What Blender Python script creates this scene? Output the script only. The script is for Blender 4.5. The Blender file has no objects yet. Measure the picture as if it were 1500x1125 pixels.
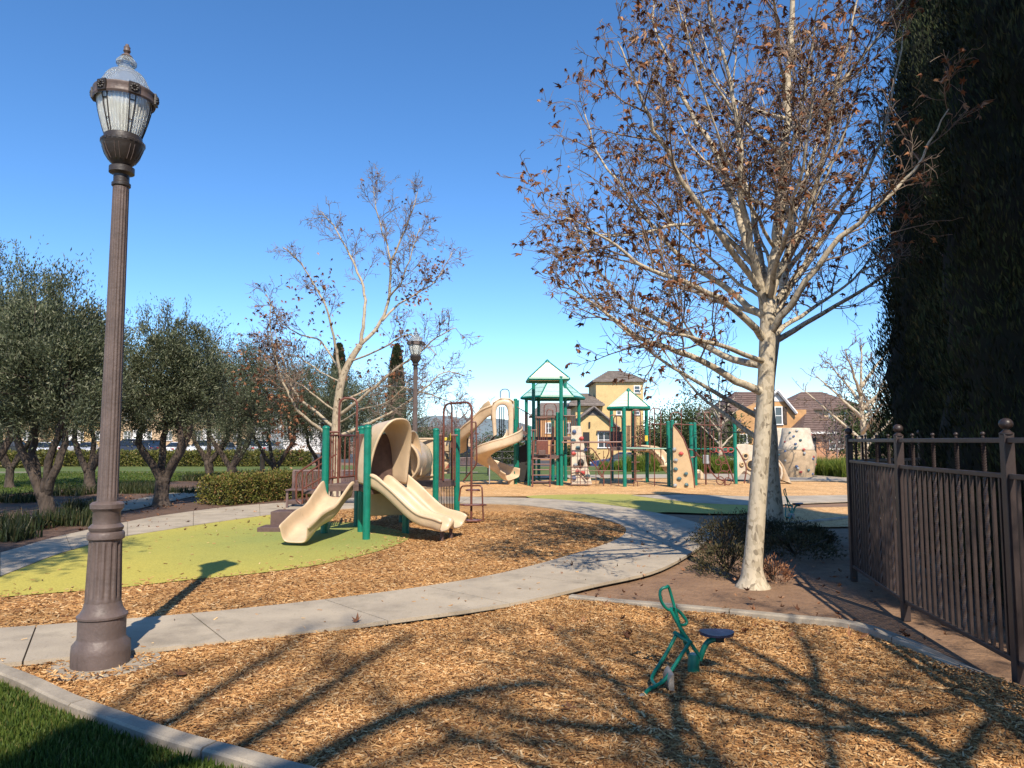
import bpy, math, random
import numpy as np
from mathutils import Vector
R = math.radians
SC = bpy.context.scene
C = SC.collection

# ---------------------------------------------------------------- camera
H = 1.6; F = 1060.0; HOR = 646.0
PITCH = math.atan((HOR - 562.5) / F)
cam = bpy.data.objects.new('camera', bpy.data.cameras.new('camera')); C.objects.link(cam)
cam.location = (0, 0, H); cam.rotation_euler = (R(90) + PITCH, 0, 0)
cam.data.sensor_fit = 'HORIZONTAL'; cam.data.sensor_width = 36; cam.data.lens = 36 * F / 1500
cam.data.clip_start = .05; cam.data.clip_end = 6000
SC.camera = cam
# ---------------------------------------------------------------- light
SUN_EL, SUN_AZ = R(45.5), R(11)      # the sun stands behind the camera, a little to the right
sd = Vector((math.sin(SUN_AZ) * math.cos(SUN_EL), -math.cos(SUN_AZ) * math.cos(SUN_EL), math.sin(SUN_EL)))
sun = bpy.data.objects.new('sun', bpy.data.lights.new('sun', 'SUN')); C.objects.link(sun)
sun.data.energy = 4.4; sun.data.angle = R(.53); sun.data.color = (1, .89, .74)
sun.rotation_euler = sd.to_track_quat('Z', 'Y').to_euler()
W = bpy.data.worlds.new('World'); SC.world = W; W.use_nodes = True
wt = W.node_tree; bgn = wt.nodes['Background']
sky = wt.nodes.new('ShaderNodeTexSky'); sky.sky_type = 'NISHITA'; sky.sun_disc = False
sky.sun_elevation = SUN_EL; sky.sun_rotation = math.atan2(sd.x, sd.y)
sky.air_density = .85; sky.dust_density = .1; sky.ozone_density = 3.6; sky.altitude = 900
hs0 = wt.nodes.new('ShaderNodeHueSaturation'); hs0.inputs['Saturation'].default_value = 1.18
wt.links.new(sky.outputs[0], hs0.inputs['Color']); wt.links.new(hs0.outputs[0], bgn.inputs[0]); bgn.inputs[1].default_value = .15
SC.view_settings.view_transform = 'Standard'; SC.view_settings.look = 'None'
SC.view_settings.exposure = 0.62; SC.view_settings.gamma = 1; SC.view_settings.use_curve_mapping = False
SC.render.engine = 'CYCLES'; SC.cycles.max_bounces = 8; SC.cycles.transparent_max_bounces = 8

def ray(px, py):
    u = (px - 750) / F; v = (562.5 - py) / F
    return Vector((u, math.cos(PITCH) - v * math.sin(PITCH), math.sin(PITCH) + v * math.cos(PITCH)))
def G(px, py, z=0.0):
    d = ray(px, py); t = (z - H) / d.z
    return Vector((d.x * t, d.y * t, z))
def PX(px, py, Y):
    d = ray(px, py); t = Y / d.y
    return Vector((d.x * t, Y, H + d.z * t))
def XY(px, Y, z=0.0):                # ground point under a pixel column at distance Y
    return Vector(((px - 750) / F * Y, Y, z))

# ---------------------------------------------------------------- materials
def new_mat(name):
    m = bpy.data.materials.new(name); m.use_nodes = True
    nt = m.node_tree; b = nt.nodes['Principled BSDF']
    return m, nt, b
def mat(name, col, rough=.6, var=.15, scale=6, bump=0., bscale=60, col2=None, metal=0., spec=.5, detail=5, stretch=None, island=0., bdist=.02):
    m, nt, b = new_mat(name); N = nt.nodes; L = nt.links
    tc = N.new('ShaderNodeTexCoord'); src = tc.outputs['Object']
    if stretch:
        mp = N.new('ShaderNodeMapping'); mp.inputs['Scale'].default_value = stretch
        L.new(src, mp.inputs[0]); src = mp.outputs[0]
    n = N.new('ShaderNodeTexNoise'); n.inputs['Scale'].default_value = scale; n.inputs['Detail'].default_value = detail
    n.inputs['Roughness'].default_value = .62
    L.new(src, n.inputs['Vector'])
    rp = N.new('ShaderNodeValToRGB')
    c2 = col2 or tuple(c * (1 - var * 1.6) for c in col)
    c1 = tuple(min(1, c * (1 + var)) for c in col) if col2 is None else col
    rp.color_ramp.elements[0].position = .32; rp.color_ramp.elements[1].position = .68
    rp.color_ramp.elements[0].color = (*c2, 1); rp.color_ramp.elements[1].color = (*c1, 1)
    L.new(n.outputs[0], rp.inputs[0]); out = rp.outputs[0]
    if island:
        ge = N.new('ShaderNodeNewGeometry'); hs = N.new('ShaderNodeHueSaturation')
        mr = N.new('ShaderNodeMapRange'); mr.inputs[3].default_value = 1 - island; mr.inputs[4].default_value = 1 + island
        L.new(ge.outputs['Random Per Island'], mr.inputs[0]); L.new(mr.outputs[0], hs.inputs['Value']); L.new(out, hs.inputs['Color']); out = hs.outputs[0]
    L.new(out, b.inputs['Base Color'])
    b.inputs['Roughness'].default_value = rough; b.inputs['Metallic'].default_value = metal; b.inputs['Specular IOR Level'].default_value = spec
    if bump:
        n2 = N.new('ShaderNodeTexNoise'); n2.inputs['Scale'].default_value = bscale; n2.inputs['Detail'].default_value = 6
        L.new(src, n2.inputs['Vector'])
        bp = N.new('ShaderNodeBump'); bp.inputs['Strength'].default_value = bump; bp.inputs['Distance'].default_value = bdist
        L.new(n2.outputs[0], bp.inputs['Height']); L.new(bp.outputs[0], b.inputs['Normal'])
    return m
def ramp_mat(name, stops, rough=.8, trans=0., spec=.3, patch=None):
    """colour picked per loose piece (leaf, chip, blade)"""
    m, nt, b = new_mat(name); N = nt.nodes; L = nt.links
    ge = N.new('ShaderNodeNewGeometry'); rp = N.new('ShaderNodeValToRGB')
    el = rp.color_ramp.elements
    while len(el) < len(stops): el.new(.5)
    for e, (p, c) in zip(el, stops): e.position = p; e.color = (*c, 1)
    L.new(ge.outputs['Random Per Island'], rp.inputs[0]); col = rp.outputs[0]
    if patch:
        tc = N.new('ShaderNodeTexCoord'); n = N.new('ShaderNodeTexNoise'); n.inputs['Scale'].default_value = patch[0]; n.inputs['Detail'].default_value = 4; L.new(tc.outputs['Object'], n.inputs['Vector'])
        mr = N.new('ShaderNodeMapRange'); mr.inputs[1].default_value = .35; mr.inputs[2].default_value = .65; mr.inputs[3].default_value = patch[1]; mr.inputs[4].default_value = patch[2]; L.new(n.outputs[0], mr.inputs[0])
        hs = N.new('ShaderNodeHueSaturation'); L.new(mr.outputs[0], hs.inputs['Value']); L.new(col, hs.inputs['Color']); col = hs.outputs[0]
    L.new(col, b.inputs['Base Color'])
    b.inputs['Roughness'].default_value = rough; b.inputs['Specular IOR Level'].default_value = spec
    if trans:
        tr = N.new('ShaderNodeBsdfTranslucent'); mx = N.new('ShaderNodeMixShader'); mx.inputs[0].default_value = trans
        L.new(col, tr.inputs[0]); L.new(b.outputs[0], mx.inputs[1]); L.new(tr.outputs[0], mx.inputs[2])
        L.new(mx.outputs[0], N['Material Output'].inputs[0])
    return m
def chip_ground(name, stops, scale, bump=.6, blend=None):
    """flattened shreds: voronoi cells stretched at two angles"""
    m, nt, b = new_mat(name); N = nt.nodes; L = nt.links
    tc = N.new('ShaderNodeTexCoord'); outs = []
    for k, (rz, s) in enumerate(((.5, 1.), (2.1, 1.13))):
        mp = N.new('ShaderNodeMapping'); mp.inputs['Rotation'].default_value = (0, 0, rz); mp.inputs['Scale'].default_value = (scale * s, scale * s * 3.2, 1)
        ns = N.new('ShaderNodeTexNoise'); ns.inputs['Scale'].default_value = 9; ns.inputs['Detail'].default_value = 2
        L.new(tc.outputs['Object'], ns.inputs['Vector'])
        ad = N.new('ShaderNodeVectorMath'); ad.operation = 'MULTIPLY_ADD'; ad.inputs[1].default_value = (.12, .12, 0)
        L.new(ns.outputs['Color'], ad.inputs[0]); L.new(tc.outputs['Object'], ad.inputs[2]); L.new(ad.outputs[0], mp.inputs[0])
        v = N.new('ShaderNodeTexVoronoi'); v.inputs['Scale'].default_value = 1; v.voronoi_dimensions = '2D'
        L.new(mp.outputs[0], v.inputs['Vector']); outs.append(v)
    big = N.new('ShaderNodeTexNoise'); big.inputs['Scale'].default_value = 14; L.new(tc.outputs['Object'], big.inputs['Vector'])
    th = N.new('ShaderNodeMath'); th.operation = 'GREATER_THAN'; th.inputs[1].default_value = .5; L.new(big.outputs[0], th.inputs[0])
    mx = N.new('ShaderNodeMix'); mx.data_type = 'RGBA'; L.new(th.outputs[0], mx.inputs[0])
    L.new(outs[0].outputs['Color'], mx.inputs[6]); L.new(outs[1].outputs['Color'], mx.inputs[7])
    rp = N.new('ShaderNodeValToRGB'); el = rp.color_ramp.elements
    while len(el) < len(stops): el.new(.5)
    for e, (p, c) in zip(el, stops): e.position = p; e.color = (*c, 1)
    L.new(mx.outputs[2], rp.inputs[0])
    lo = N.new('ShaderNodeTexNoise'); lo.inputs['Scale'].default_value = 1.1; lo.inputs['Detail'].default_value = 4; L.new(tc.outputs['Object'], lo.inputs['Vector'])
    mr = N.new('ShaderNodeMapRange'); mr.inputs[1].default_value = .3; mr.inputs[2].default_value = .7; mr.inputs[3].default_value = .82; mr.inputs[4].default_value = 1.12
    L.new(lo.outputs[0], mr.inputs[0])
    hs = N.new('ShaderNodeHueSaturation'); L.new(mr.outputs[0], hs.inputs['Value']); L.new(rp.outputs[0], hs.inputs['Color'])
    L.new(hs.outputs[0], b.inputs['Base Color'])
    bp = N.new('ShaderNodeBump'); bp.inputs['Strength'].default_value = bump; bp.inputs['Distance'].default_value = .02
    L.new(mx.outputs[2], bp.inputs['Height']); L.new(bp.outputs[0], b.inputs['Normal'])
    b.inputs['Roughness'].default_value = .9; b.inputs['Specular IOR Level'].default_value = .2
    return m
def glass_mat(name, col=(.02, .03, .04), rough=.05):
    m, nt, b = new_mat(name); b.inputs['Base Color'].default_value = (*col, 1); b.inputs['Roughness'].default_value = rough
    b.inputs['Specular IOR Level'].default_value = .8
    return m

CHIP = [(0., (.13, .055, .02)), (.25, (.30, .145, .052)), (.55, (.46, .245, .09)), (.85, (.58, .35, .15)), (1., (.68, .49, .27))]
M = dict(
    green=mat('teal_green_paint', (.004, .17, .115), .38, .12, 9, .05, 90),
    brown=mat('rust_brown_coated_steel', (.15, .05, .032), .45, .15, 12, .05, 90),
    tan=mat('tan_plastic', (.60, .45, .29), .36, .06, 2.5, .04, 120),
    tanpanel=mat('tan_panel_plastic', (.50, .35, .19), .45, .06, 3, .04, 100),
    rock=mat('pale_moulded_rock', (.56, .48, .37), .8, .14, 5, .5, 14),
    rockb=mat('tan_moulded_rock', (.44, .32, .20), .8, .14, 5, .5, 14),
    deck=mat('brown_deck_coating', (.115, .07, .058), .6, .15, 10, .2, 60),
    bench=mat('mauve_brown_slats', (.15, .095, .085), .5, .15, 10, .1, 60),
    roofp=mat('pale_roof_plastic', (.80, .73, .57), .45, .06, 6, .05, 60),
    rooft=mat('aqua_roof_plastic', (.42, .62, .54), .45, .08, 6, .05, 60),
    bronze=mat('weathered_bronze_paint', (.145, .107, .095), .50, .2, 7, .18, 45, col2=(.10, .074, .065), spec=.4),
    bronzed=mat('dark_bronze_paint', (.040, .032, .028), .45, .2, 8, .1, 50),
    fence=mat('dark_bronze_fence_paint', (.046, .032, .029), .42, .15, 10, .06, 80),
    conc=mat('broom_finished_concrete', (.47, .395, .29), .9, .12, 1.3, .25, 120, col2=(.335, .28, .21), detail=9, bdist=.004),
    concd=mat('grey_kerb_concrete', (.42, .36, .275), .9, .15, 3, .35, 70, col2=(.27, .23, .18), detail=8, bdist=.006),
    joint=mat('soil_filled_joint', (.24, .21, .165), .95),
    dirt=mat('bare_brown_soil', (.29, .175, .10), .95, .2, 2.2, .8, 24, col2=(.20, .115, .065), detail=9, bdist=.03),
    bed=mat('dark_planting_soil', (.12, .07, .045), .95, .25, 3, .8, 24, detail=8, bdist=.03),
    chips=chip_ground('woodchip_shreds', CHIP, 26),
    chipfar=chip_ground('woodchip_shreds_far', [(0., (.26, .125, .05)), (.35, (.55, .30, .115)), (.7, (.68, .42, .19)), (1., (.8, .58, .33))], 13, .5),
    chip=ramp_mat('split_woodchip', CHIP, .85, patch=(1.3, .74, 1.14)),
    asph=mat('asphalt', (.06, .06, .062), .9, .1, 3, .2, 90),
    lawn=mat('mown_lawn', (.12, .155, .03), .95, .2, 1.2, .9, 30, col2=(.075, .11, .02), detail=10, bdist=.05),
    blade=ramp_mat('grass_blade', [(0., (.035, .065, .01)), (.5, (.075, .12, .018)), (.9, (.13, .17, .03)), (1., (.24, .2, .07))], .6, .3),
    stucco_y=mat('yellow_stucco', (.62, .44, .20), .9, .06, 2, .1, 60),
    stucco_o=mat('orange_stucco', (.52, .29, .125), .9, .08, 2, .1, 60),
    stucco_t=mat('tan_stucco', (.50, .36, .22), .9, .08, 2, .1, 60),
    stucco_dull=mat('dull_ochre_stucco', (.52, .36, .17), .9, .06, 2, .1, 60),
    white=mat('white_painted_trim', (.78, .76, .72), .6, .04),
    rooftile=mat('brown_roof_tiles', (.16, .105, .085), .9, .25, 3, .6, 9, stretch=(1, 1, 3)),
    roofgrey=mat('grey_roof_tiles', (.20, .165, .14), .9, .25, 3, .6, 9, stretch=(1, 1, 3)),
    glass=glass_mat('window_glass', (.05, .06, .07)), carglass=glass_mat('car_glass', (.015, .018, .02), .12),
    tyre=mat('tyre_rubber', (.02, .02, .02), .8), rim=mat('alloy_rim', (.4, .4, .42), .3, metal=.8),
    red=mat('red_lamp_lens', (.45, .01, .01), .2), lens=mat('clear_lamp_lens', (.7, .7, .7), .15),
    navy=mat('navy_rubber_seat', (.028, .035, .075), .5, .15, 20, .1, 60),
    steel=mat('worn_tan_scoop_metal', (.34, .29, .24), .5, .2, 14, .1, 60, metal=.3),
    teal=mat('dull_teal_hold', (.06, .13, .15), .5), blueh=mat('slate_blue_hold', (.06, .10, .2), .5), redh=mat('red_hold', (.45, .07, .06), .5), greyh=mat('grey_hold', (.30, .32, .33), .5),
    yellow=mat('yellow_plastic', (.7, .5, .05), .4), dark=mat('black_print', (.02, .018, .016), .6), redp=mat('red_brown_print', (.3, .08, .05), .6),
    oliveb=mat('olive_bark', (.075, .055, .042), .95, .35, 7, 1., 16, stretch=(1, 1, .4), bdist=.05),
    olive=ramp_mat('olive_leaf', [(0., (.042, .054, .026)), (.5, (.092, .112, .058)), (.85, (.165, .18, .105)), (1., (.27, .27, .18))], .5, .22, patch=(1.6, .68, 1.25)),
    hedge=ramp_mat('box_hedge_leaf', [(0., (.06, .075, .015)), (.5, (.15, .155, .035)), (.85, (.24, .22, .06)), (1., (.30, .2, .08))], .55, .2),
    privet=ramp_mat('reddish_hedge_leaf', [(0., (.06, .07, .014)), (.5, (.14, .15, .03)), (.8, (.21, .18, .045)), (1., (.28, .14, .06))], .5, .2),
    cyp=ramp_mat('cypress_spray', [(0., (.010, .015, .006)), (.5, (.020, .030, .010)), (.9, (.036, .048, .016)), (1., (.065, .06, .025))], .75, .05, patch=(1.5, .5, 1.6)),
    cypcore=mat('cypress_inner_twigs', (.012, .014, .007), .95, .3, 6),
    everg=ramp_mat('evergreen_leaf', [(0., (.022, .038, .01)), (.5, (.05, .075, .02)), (1., (.10, .12, .04))], .6, .15),
    ograss=ramp_mat('strappy_green_blade', [(0., (.05, .09, .01)), (.5, (.12, .18, .02)), (1., (.26, .28, .06))], .5, .3),
    strap=ramp_mat('dark_strappy_leaf', [(0., (.015, .024, .008)), (.6, (.035, .05, .015)), (1., (.10, .085, .04))], .5, .15),
    dryleaf=ramp_mat('dry_brown_leaf', [(0., (.075, .029, .015)), (.4, (.18, .074, .036)), (.8, (.31, .145, .072)), (1., (.5, .29, .17))], .7, .18),
    shrubd=ramp_mat('dusty_shrub_leaf', [(0., (.03, .03, .012)), (.5, (.065, .06, .025)), (1., (.13, .095, .05))], .7, .1),
    hill=mat('haze_tinted_hill_grass', (.15, .19, .20), .95, .2, .004, detail=8),  # blue-grey tint puts distance haze into the grass colour
    twigfar=mat('grey_mauve_twigs', (.20, .145, .13), .9),
)
# mottled plane-tree bark
def bark(name, pale, mid, dark, sc=5.):
    m, nt, b = new_mat(name); N = nt.nodes; L = nt.links
    tc = N.new('ShaderNodeTexCoord'); mp = N.new('ShaderNodeMapping'); mp.inputs['Scale'].default_value = (1, 1, .55); L.new(tc.outputs['Object'], mp.inputs[0])
    ns = N.new('ShaderNodeTexNoise'); ns.inputs['Scale'].default_value = 9; ns.inputs['Detail'].default_value = 3; L.new(mp.outputs[0], ns.inputs['Vector'])
    ad = N.new('ShaderNodeVectorMath'); ad.operation = 'MULTIPLY_ADD'; ad.inputs[1].default_value = (.12, .12, .12); L.new(ns.outputs['Color'], ad.inputs[0]); L.new(mp.outputs[0], ad.inputs[2])
    v = N.new('ShaderNodeTexVoronoi'); v.inputs['Scale'].default_value = sc * 4; L.new(ad.outputs[0], v.inputs['Vector'])
    rp = N.new('ShaderNodeValToRGB'); rp.color_ramp.interpolation = 'CONSTANT'
    el = rp.color_ramp.elements; el.new(.5); el.new(.5)
    for e, (p, c) in zip(el, ((0, pale), (.52, tuple(x * .85 for x in pale)), (.72, mid), (.9, dark))): e.position = p; e.color = (*c, 1)
    sp = N.new('ShaderNodeSeparateColor'); L.new(v.outputs['Color'], sp.inputs[0]); L.new(sp.outputs[0], rp.inputs[0])
    L.new(rp.outputs[0], b.inputs['Base Color']); b.inputs['Roughness'].default_value = .85
    bp = N.new('ShaderNodeBump'); bp.inputs['Strength'].default_value = .5; bp.inputs['Distance'].default_value = .012
    n3 = N.new('ShaderNodeTexNoise'); n3.inputs['Scale'].default_value = 30; n3.inputs['Detail'].default_value = 6; L.new(mp.outputs[0], n3.inputs['Vector'])
    mm = N.new('ShaderNodeMath'); mm.operation = 'MULTIPLY_ADD'; mm.inputs[1].default_value = .6; L.new(sp.outputs[0], mm.inputs[0]); L.new(n3.outputs[0], mm.inputs[2])
    L.new(mm.outputs[0], bp.inputs['Height']); L.new(bp.outputs[0], b.inputs['Normal'])
    return m
M['plane'] = bark('mottled_plane_bark', (.50, .425, .31), (.36, .30, .21), (.22, .18, .125), 8)
M['planefar'] = bark('weathered_plane_bark', (.42, .345, .24), (.33, .27, .185), (.2, .155, .105), 5)
M['twig'] = mat('plane_twig_bark', (.30, .225, .165), .85, .3, 2.2, col2=(.10, .068, .052))
# refractor globe
def globe_mat():
    m, nt, b = new_mat('ribbed_acrylic'); N = nt.nodes; L = nt.links
    b.inputs['Base Color'].default_value = (.86, .88, .84, 1); b.inputs['Roughness'].default_value = .16
    b.inputs['Transmission Weight'].default_value = .6; b.inputs['IOR'].default_value = 1.3
    return m
def add_dirt(m, scale, p0, p1, lo, detail=8, stretch=(1, 1, 1), rough=.7):
    nt = m.node_tree; N = nt.nodes; L = nt.links; b = N['Principled BSDF']; lk = b.inputs['Base Color'].links[0]; src = lk.from_socket
    tc = N.new('ShaderNodeTexCoord'); mp = N.new('ShaderNodeMapping'); mp.inputs['Scale'].default_value = stretch; L.new(tc.outputs['Object'], mp.inputs[0])
    n = N.new('ShaderNodeTexNoise'); n.inputs['Scale'].default_value = scale; n.inputs['Detail'].default_value = detail; n.inputs['Roughness'].default_value = rough; L.new(mp.outputs[0], n.inputs['Vector'])
    mr = N.new('ShaderNodeMapRange'); mr.inputs[1].default_value = p0; mr.inputs[2].default_value = p1; mr.inputs[3].default_value = lo; mr.inputs[4].default_value = 1; L.new(n.outputs[0], mr.inputs[0])
    hs = N.new('ShaderNodeHueSaturation'); L.new(mr.outputs[0], hs.inputs['Value']); L.new(src, hs.inputs['Color']); L.new(hs.outputs[0], b.inputs['Base Color'])
for k_ in ('conc', 'concd'):
    add_dirt(M[k_], 1.7, .36, .50, .74); add_dirt(M[k_], 22, .30, .40, .62, 6); add_dirt(M[k_], 90, .35, .5, .82, 3)
add_dirt(M['tan'], 1.6, .36, .52, .86); add_dirt(M['tan'], 11, .31, .37, .80, 8, (1, 1, .35)); add_dirt(M['tanpanel'], 2, .36, .52, .84)
add_dirt(M['green'], 6, .32, .42, .72, 6, (1, 1, .3)); add_dirt(M['green'], 60, .28, .33, 1.9, 3)
add_dirt(M['brown'], 30, .33, .42, .65); add_dirt(M['bronze'], 14, .33, .44, .72, 8, (1, 1, .3)); add_dirt(M['bronze'], 70, .27, .31, 1.7, 3)
add_dirt(M['stucco_y'], .7, .38, .5, .88); add_dirt(M['stucco_o'], .7, .38, .5, .86); add_dirt(M['dirt'], 9, .34, .5, .72); add_dirt(M['dirt'], 60, .36, .5, .75, 4)
M['globe'] = globe_mat()
M['capglass'] = globe_mat(); M['capglass'].node_tree.nodes['Principled BSDF'].inputs['Transmission Weight'].default_value = .85; M['capglass'].node_tree.nodes['Principled BSDF'].inputs['Base Color'].default_value = (.78, .81, .80, 1)
M['lamp_in'] = mat('white_reflector', (.75, .74, .66), .5)

# ---------------------------------------------------------------- object helpers
ROOT = {}
def thing(name, label, cat, loc=(0, 0, 0), group=None, rz=0):
    o = bpy.data.objects.new(name, None); C.objects.link(o); o.empty_display_size = .2
    o.location = loc; o.rotation_euler = (0, 0, rz); o['label'] = label; o['category'] = cat
    if group: o['group'] = group
    ROOT[o.name] = Vector(loc); return o
def tag(o, label=None, cat=None, group=None, kind=None):
    for k, v in (('label', label), ('category', cat), ('group', group), ('kind', kind)):
        if v: o[k] = v
    return o
def link(name, me, parent=None, loc=None, rot=None, sc=None):
    o = bpy.data.objects.new(name, me); C.objects.link(o)
    if parent is not None:
        o.parent = parent; ROOT[o.name] = ROOT.get(parent.name, Vector((0, 0, 0)))
        if loc is not None: loc = Vector(loc) - ROOT[o.name]
    if loc is not None: o.location = loc
    if rot is not None: o.rotation_euler = rot
    if sc is not None: o.scale = sc if not isinstance(sc, (int, float)) else (sc, sc, sc)
    return o
def np_mesh(name, v, f, m, smooth=False):
    me = bpy.data.meshes.new(name); v = np.asarray(v, np.float32); f = np.asarray(f, np.int32)
    k = f.shape[1]
    me.vertices.add(len(v)); me.vertices.foreach_set('co', v.ravel())
    me.loops.add(f.size); me.loops.foreach_set('vertex_index', f.ravel())
    me.polygons.add(len(f)); me.polygons.foreach_set('loop_start', np.arange(0, f.size, k, dtype=np.int32))
    me.update(calc_edges=True); me.validate()
    if smooth: me.polygons.foreach_set('use_smooth', np.ones(len(f), bool))
    me.materials.append(m); return me
def perp(t):
    a = Vector((0, 0, 1)) if abs(t.z) < .9 else Vector((1, 0, 0))
    s = t.cross(a).normalized(); return s, s.cross(t)
class MB:
    def __init__(s): s.v = []; s.f = []
    def box(s, c, d, rz=0, m=None):
        b = len(s.v); cx, cy, cz = c; x, y, z = d[0] / 2, d[1] / 2, d[2] / 2; ca, sa = math.cos(rz), math.sin(rz)
        for i in (-x, x):
            for j in (-y, y):
                for k in (-z, z): s.v.append((cx + i * ca - j * sa, cy + i * sa + j * ca, cz + k))
        for q in ((0, 1, 3, 2), (4, 6, 7, 5), (0, 4, 5, 1), (2, 3, 7, 6), (0, 2, 6, 4), (1, 5, 7, 3)): s.f.append(tuple(b + i for i in q))
        return s
    def tube(s, pts, r, n=8, cap=True):
        pts = [Vector(p) for p in pts]; k = len(pts); b = len(s.v)
        rr = r if isinstance(r, (list, tuple)) else [r] * k
        sd_ = None
        for i, p in enumerate(pts):
            t = (pts[min(i + 1, k - 1)] - pts[max(i - 1, 0)])
            if t.length < 1e-9: t = Vector((0, 0, 1))
            t.normalize()
            if sd_ is None: u, w = perp(t)
            else:
                u = sd_ - t * sd_.dot(t)
                if u.length < 1e-6: u, _ = perp(t)
                u.normalize(); w = u.cross(t)
            sd_ = u
            for j in range(n):
                a = 2 * math.pi * j / n; ca, sa = math.cos(a) * rr[i], math.sin(a) * rr[i]
                s.v.append((p.x + u.x * ca + w.x * sa, p.y + u.y * ca + w.y * sa, p.z + u.z * ca + w.z * sa))
        for i in range(k - 1):
            for j in range(n):
                j2 = (j + 1) % n; s.f.append((b + i * n + j, b + i * n + j2, b + (i + 1) * n + j2, b + (i + 1) * n + j))
        if cap: s.f.append(tuple(b + j for j in range(n))[::-1]); s.f.append(tuple(b + (k - 1) * n + j for j in range(n)))
        return s
    def lathe(s, c, prof, n=24, flute=None, cap=True):
        b = len(s.v)
        for (r, z, *fl) in prof:
            for j in range(n):
                a = 2 * math.pi * j / n; q = r
                if fl and fl[0] and j % 2: q = r * (1 - fl[0])
                s.v.append((c[0] + q * math.cos(a), c[1] + q * math.sin(a), c[2] + z))
        for i in range(len(prof) - 1):
            for j in range(n):
                j2 = (j + 1) % n; s.f.append((b + i * n + j, b + i * n + j2, b + (i + 1) * n + j2, b + (i + 1) * n + j))
        if cap: s.f.append(tuple(b + j for j in range(n))[::-1]); s.f.append(tuple(b + (len(prof) - 1) * n + j for j in range(n)))
        return s
    def prism(s, poly, ext):
        """polygon (3-D points) pushed along the vector ext"""
        b = len(s.v); n = len(poly); e = Vector(ext)
        for p in poly: s.v.append(tuple(p))
        for p in poly: s.v.append(tuple(Vector(p) + e))
        s.f.append(tuple(range(b, b + n))); s.f.append(tuple(range(b + 2 * n - 1, b + n - 1, -1)))
        for i in range(n):
            j = (i + 1) % n; s.f.append((b + j, b + i, b + n + i, b + n + j))
        return s
    def sweep(s, frames, prof, cap=True):
        b = len(s.v); n = len(prof)
        for (o, a, u) in frames:
            for (x, y) in prof: s.v.append(tuple(Vector(o) + Vector(a) * x + Vector(u) * y))
        for i in range(len(frames) - 1):
            for j in range(n):
                j2 = (j + 1) % n; s.f.append((b + i * n + j, b + i * n + j2, b + (i + 1) * n + j2, b + (i + 1) * n + j))
        if cap: s.f.append(tuple(range(b, b + n))[::-1]); s.f.append(tuple(b + (len(frames) - 1) * n + j for j in range(n)))
        return s
    def grid(s, rows):
        b = len(s.v); n = len(rows[0])
        for r in rows:
            for p in r: s.v.append(tuple(p))
        for i in range(len(rows) - 1):
            for j in range(n - 1): s.f.append((b + i * n + j, b + i * n + j + 1, b + (i + 1) * n + j + 1, b + (i + 1) * n + j))
        return s
    def mesh(s, name, m, smooth=False, off=None):
        me = bpy.data.meshes.new(name)
        vv = s.v if off is None else [(x - off.x, y - off.y, z - off.z) for x, y, z in s.v]
        me.from_pydata(vv, [], s.f)
        import bmesh
        bm = bmesh.new(); bm.from_mesh(me)
        if len(s.v) < 30000: bmesh.ops.remove_doubles(bm, verts=bm.verts, dist=1e-5)
        bmesh.ops.recalc_face_normals(bm, faces=bm.faces); bm.to_mesh(me); bm.free()
        me.materials.append(m)
        if smooth:
            me.polygons.foreach_set('use_smooth', [True] * len(me.polygons))
            if smooth != 'all': me.set_sharp_from_angle(angle=R(40))
        me.update(); return me
    def build(s, name, m, parent=None, smooth=True, sub=0, solid=0, bevel=0):
        off = ROOT.get(parent.name) if parent is not None else None
        o = link(name, s.mesh(name, m, smooth, off), parent)
        if solid:
            q = o.modifiers.new('solid', 'SOLIDIFY'); q.thickness = solid; q.offset = 0
        if bevel:
            q = o.modifiers.new('bevel', 'BEVEL'); q.width = bevel; q.segments = 2; q.limit_method = 'ANGLE'
        if sub:
            q = o.modifiers.new('sub', 'SUBSURF'); q.levels = q.render_levels = sub
        return o
def catmull(pts, k=6, closed=False):
    pts = [Vector(p) for p in pts]; n = len(pts); out = []
    for i in range(n if closed else n - 1):
        if closed: p0, p1, p2, p3 = pts[i - 1], pts[i], pts[(i + 1) % n], pts[(i + 2) % n]
        else: p0, p1, p2, p3 = pts[max(i - 1, 0)], pts[i], pts[i + 1], pts[min(i + 2, n - 1)]
        for j in range(k):
            t = j / k
            out.append(.5 * (2 * p1 + (p2 - p0) * t + (2 * p0 - 5 * p1 + 4 * p2 - p3) * t * t + (3 * p1 - p0 - 3 * p2 + p3) * t ** 3))
    if not closed: out.append(pts[-1])
    return out
def bend(pts, r=.08, k=4):
    """round the corners of a pipe path"""
    pts = [Vector(p) for p in pts]; out = [pts[0]]
    for i in range(1, len(pts) - 1):
        a, b, c = pts[i - 1], pts[i], pts[i + 1]
        d1 = (a - b); d2 = (c - b); q = min(r, d1.length * .45, d2.length * .45)
        p1 = b + d1.normalized() * q; p2 = b + d2.normalized() * q
        for j in range(k + 1):
            t = j / k; out.append((1 - t) ** 2 * p1 + 2 * t * (1 - t) * b + t * t * p2)
    out.append(pts[-1]); return out
def inside(poly, x, y):
    px = np.array([p[0] for p in poly]); py = np.array([p[1] for p in poly]); r = np.zeros(len(x), bool); j = len(px) - 1
    for i in range(len(px)):
        c = ((py[i] > y) != (py[j] > y)) & (x < (px[j] - px[i]) * (y - py[i]) / (py[j] - py[i] + 1e-12) + px[i]); r ^= c; j = i
    return r
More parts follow.
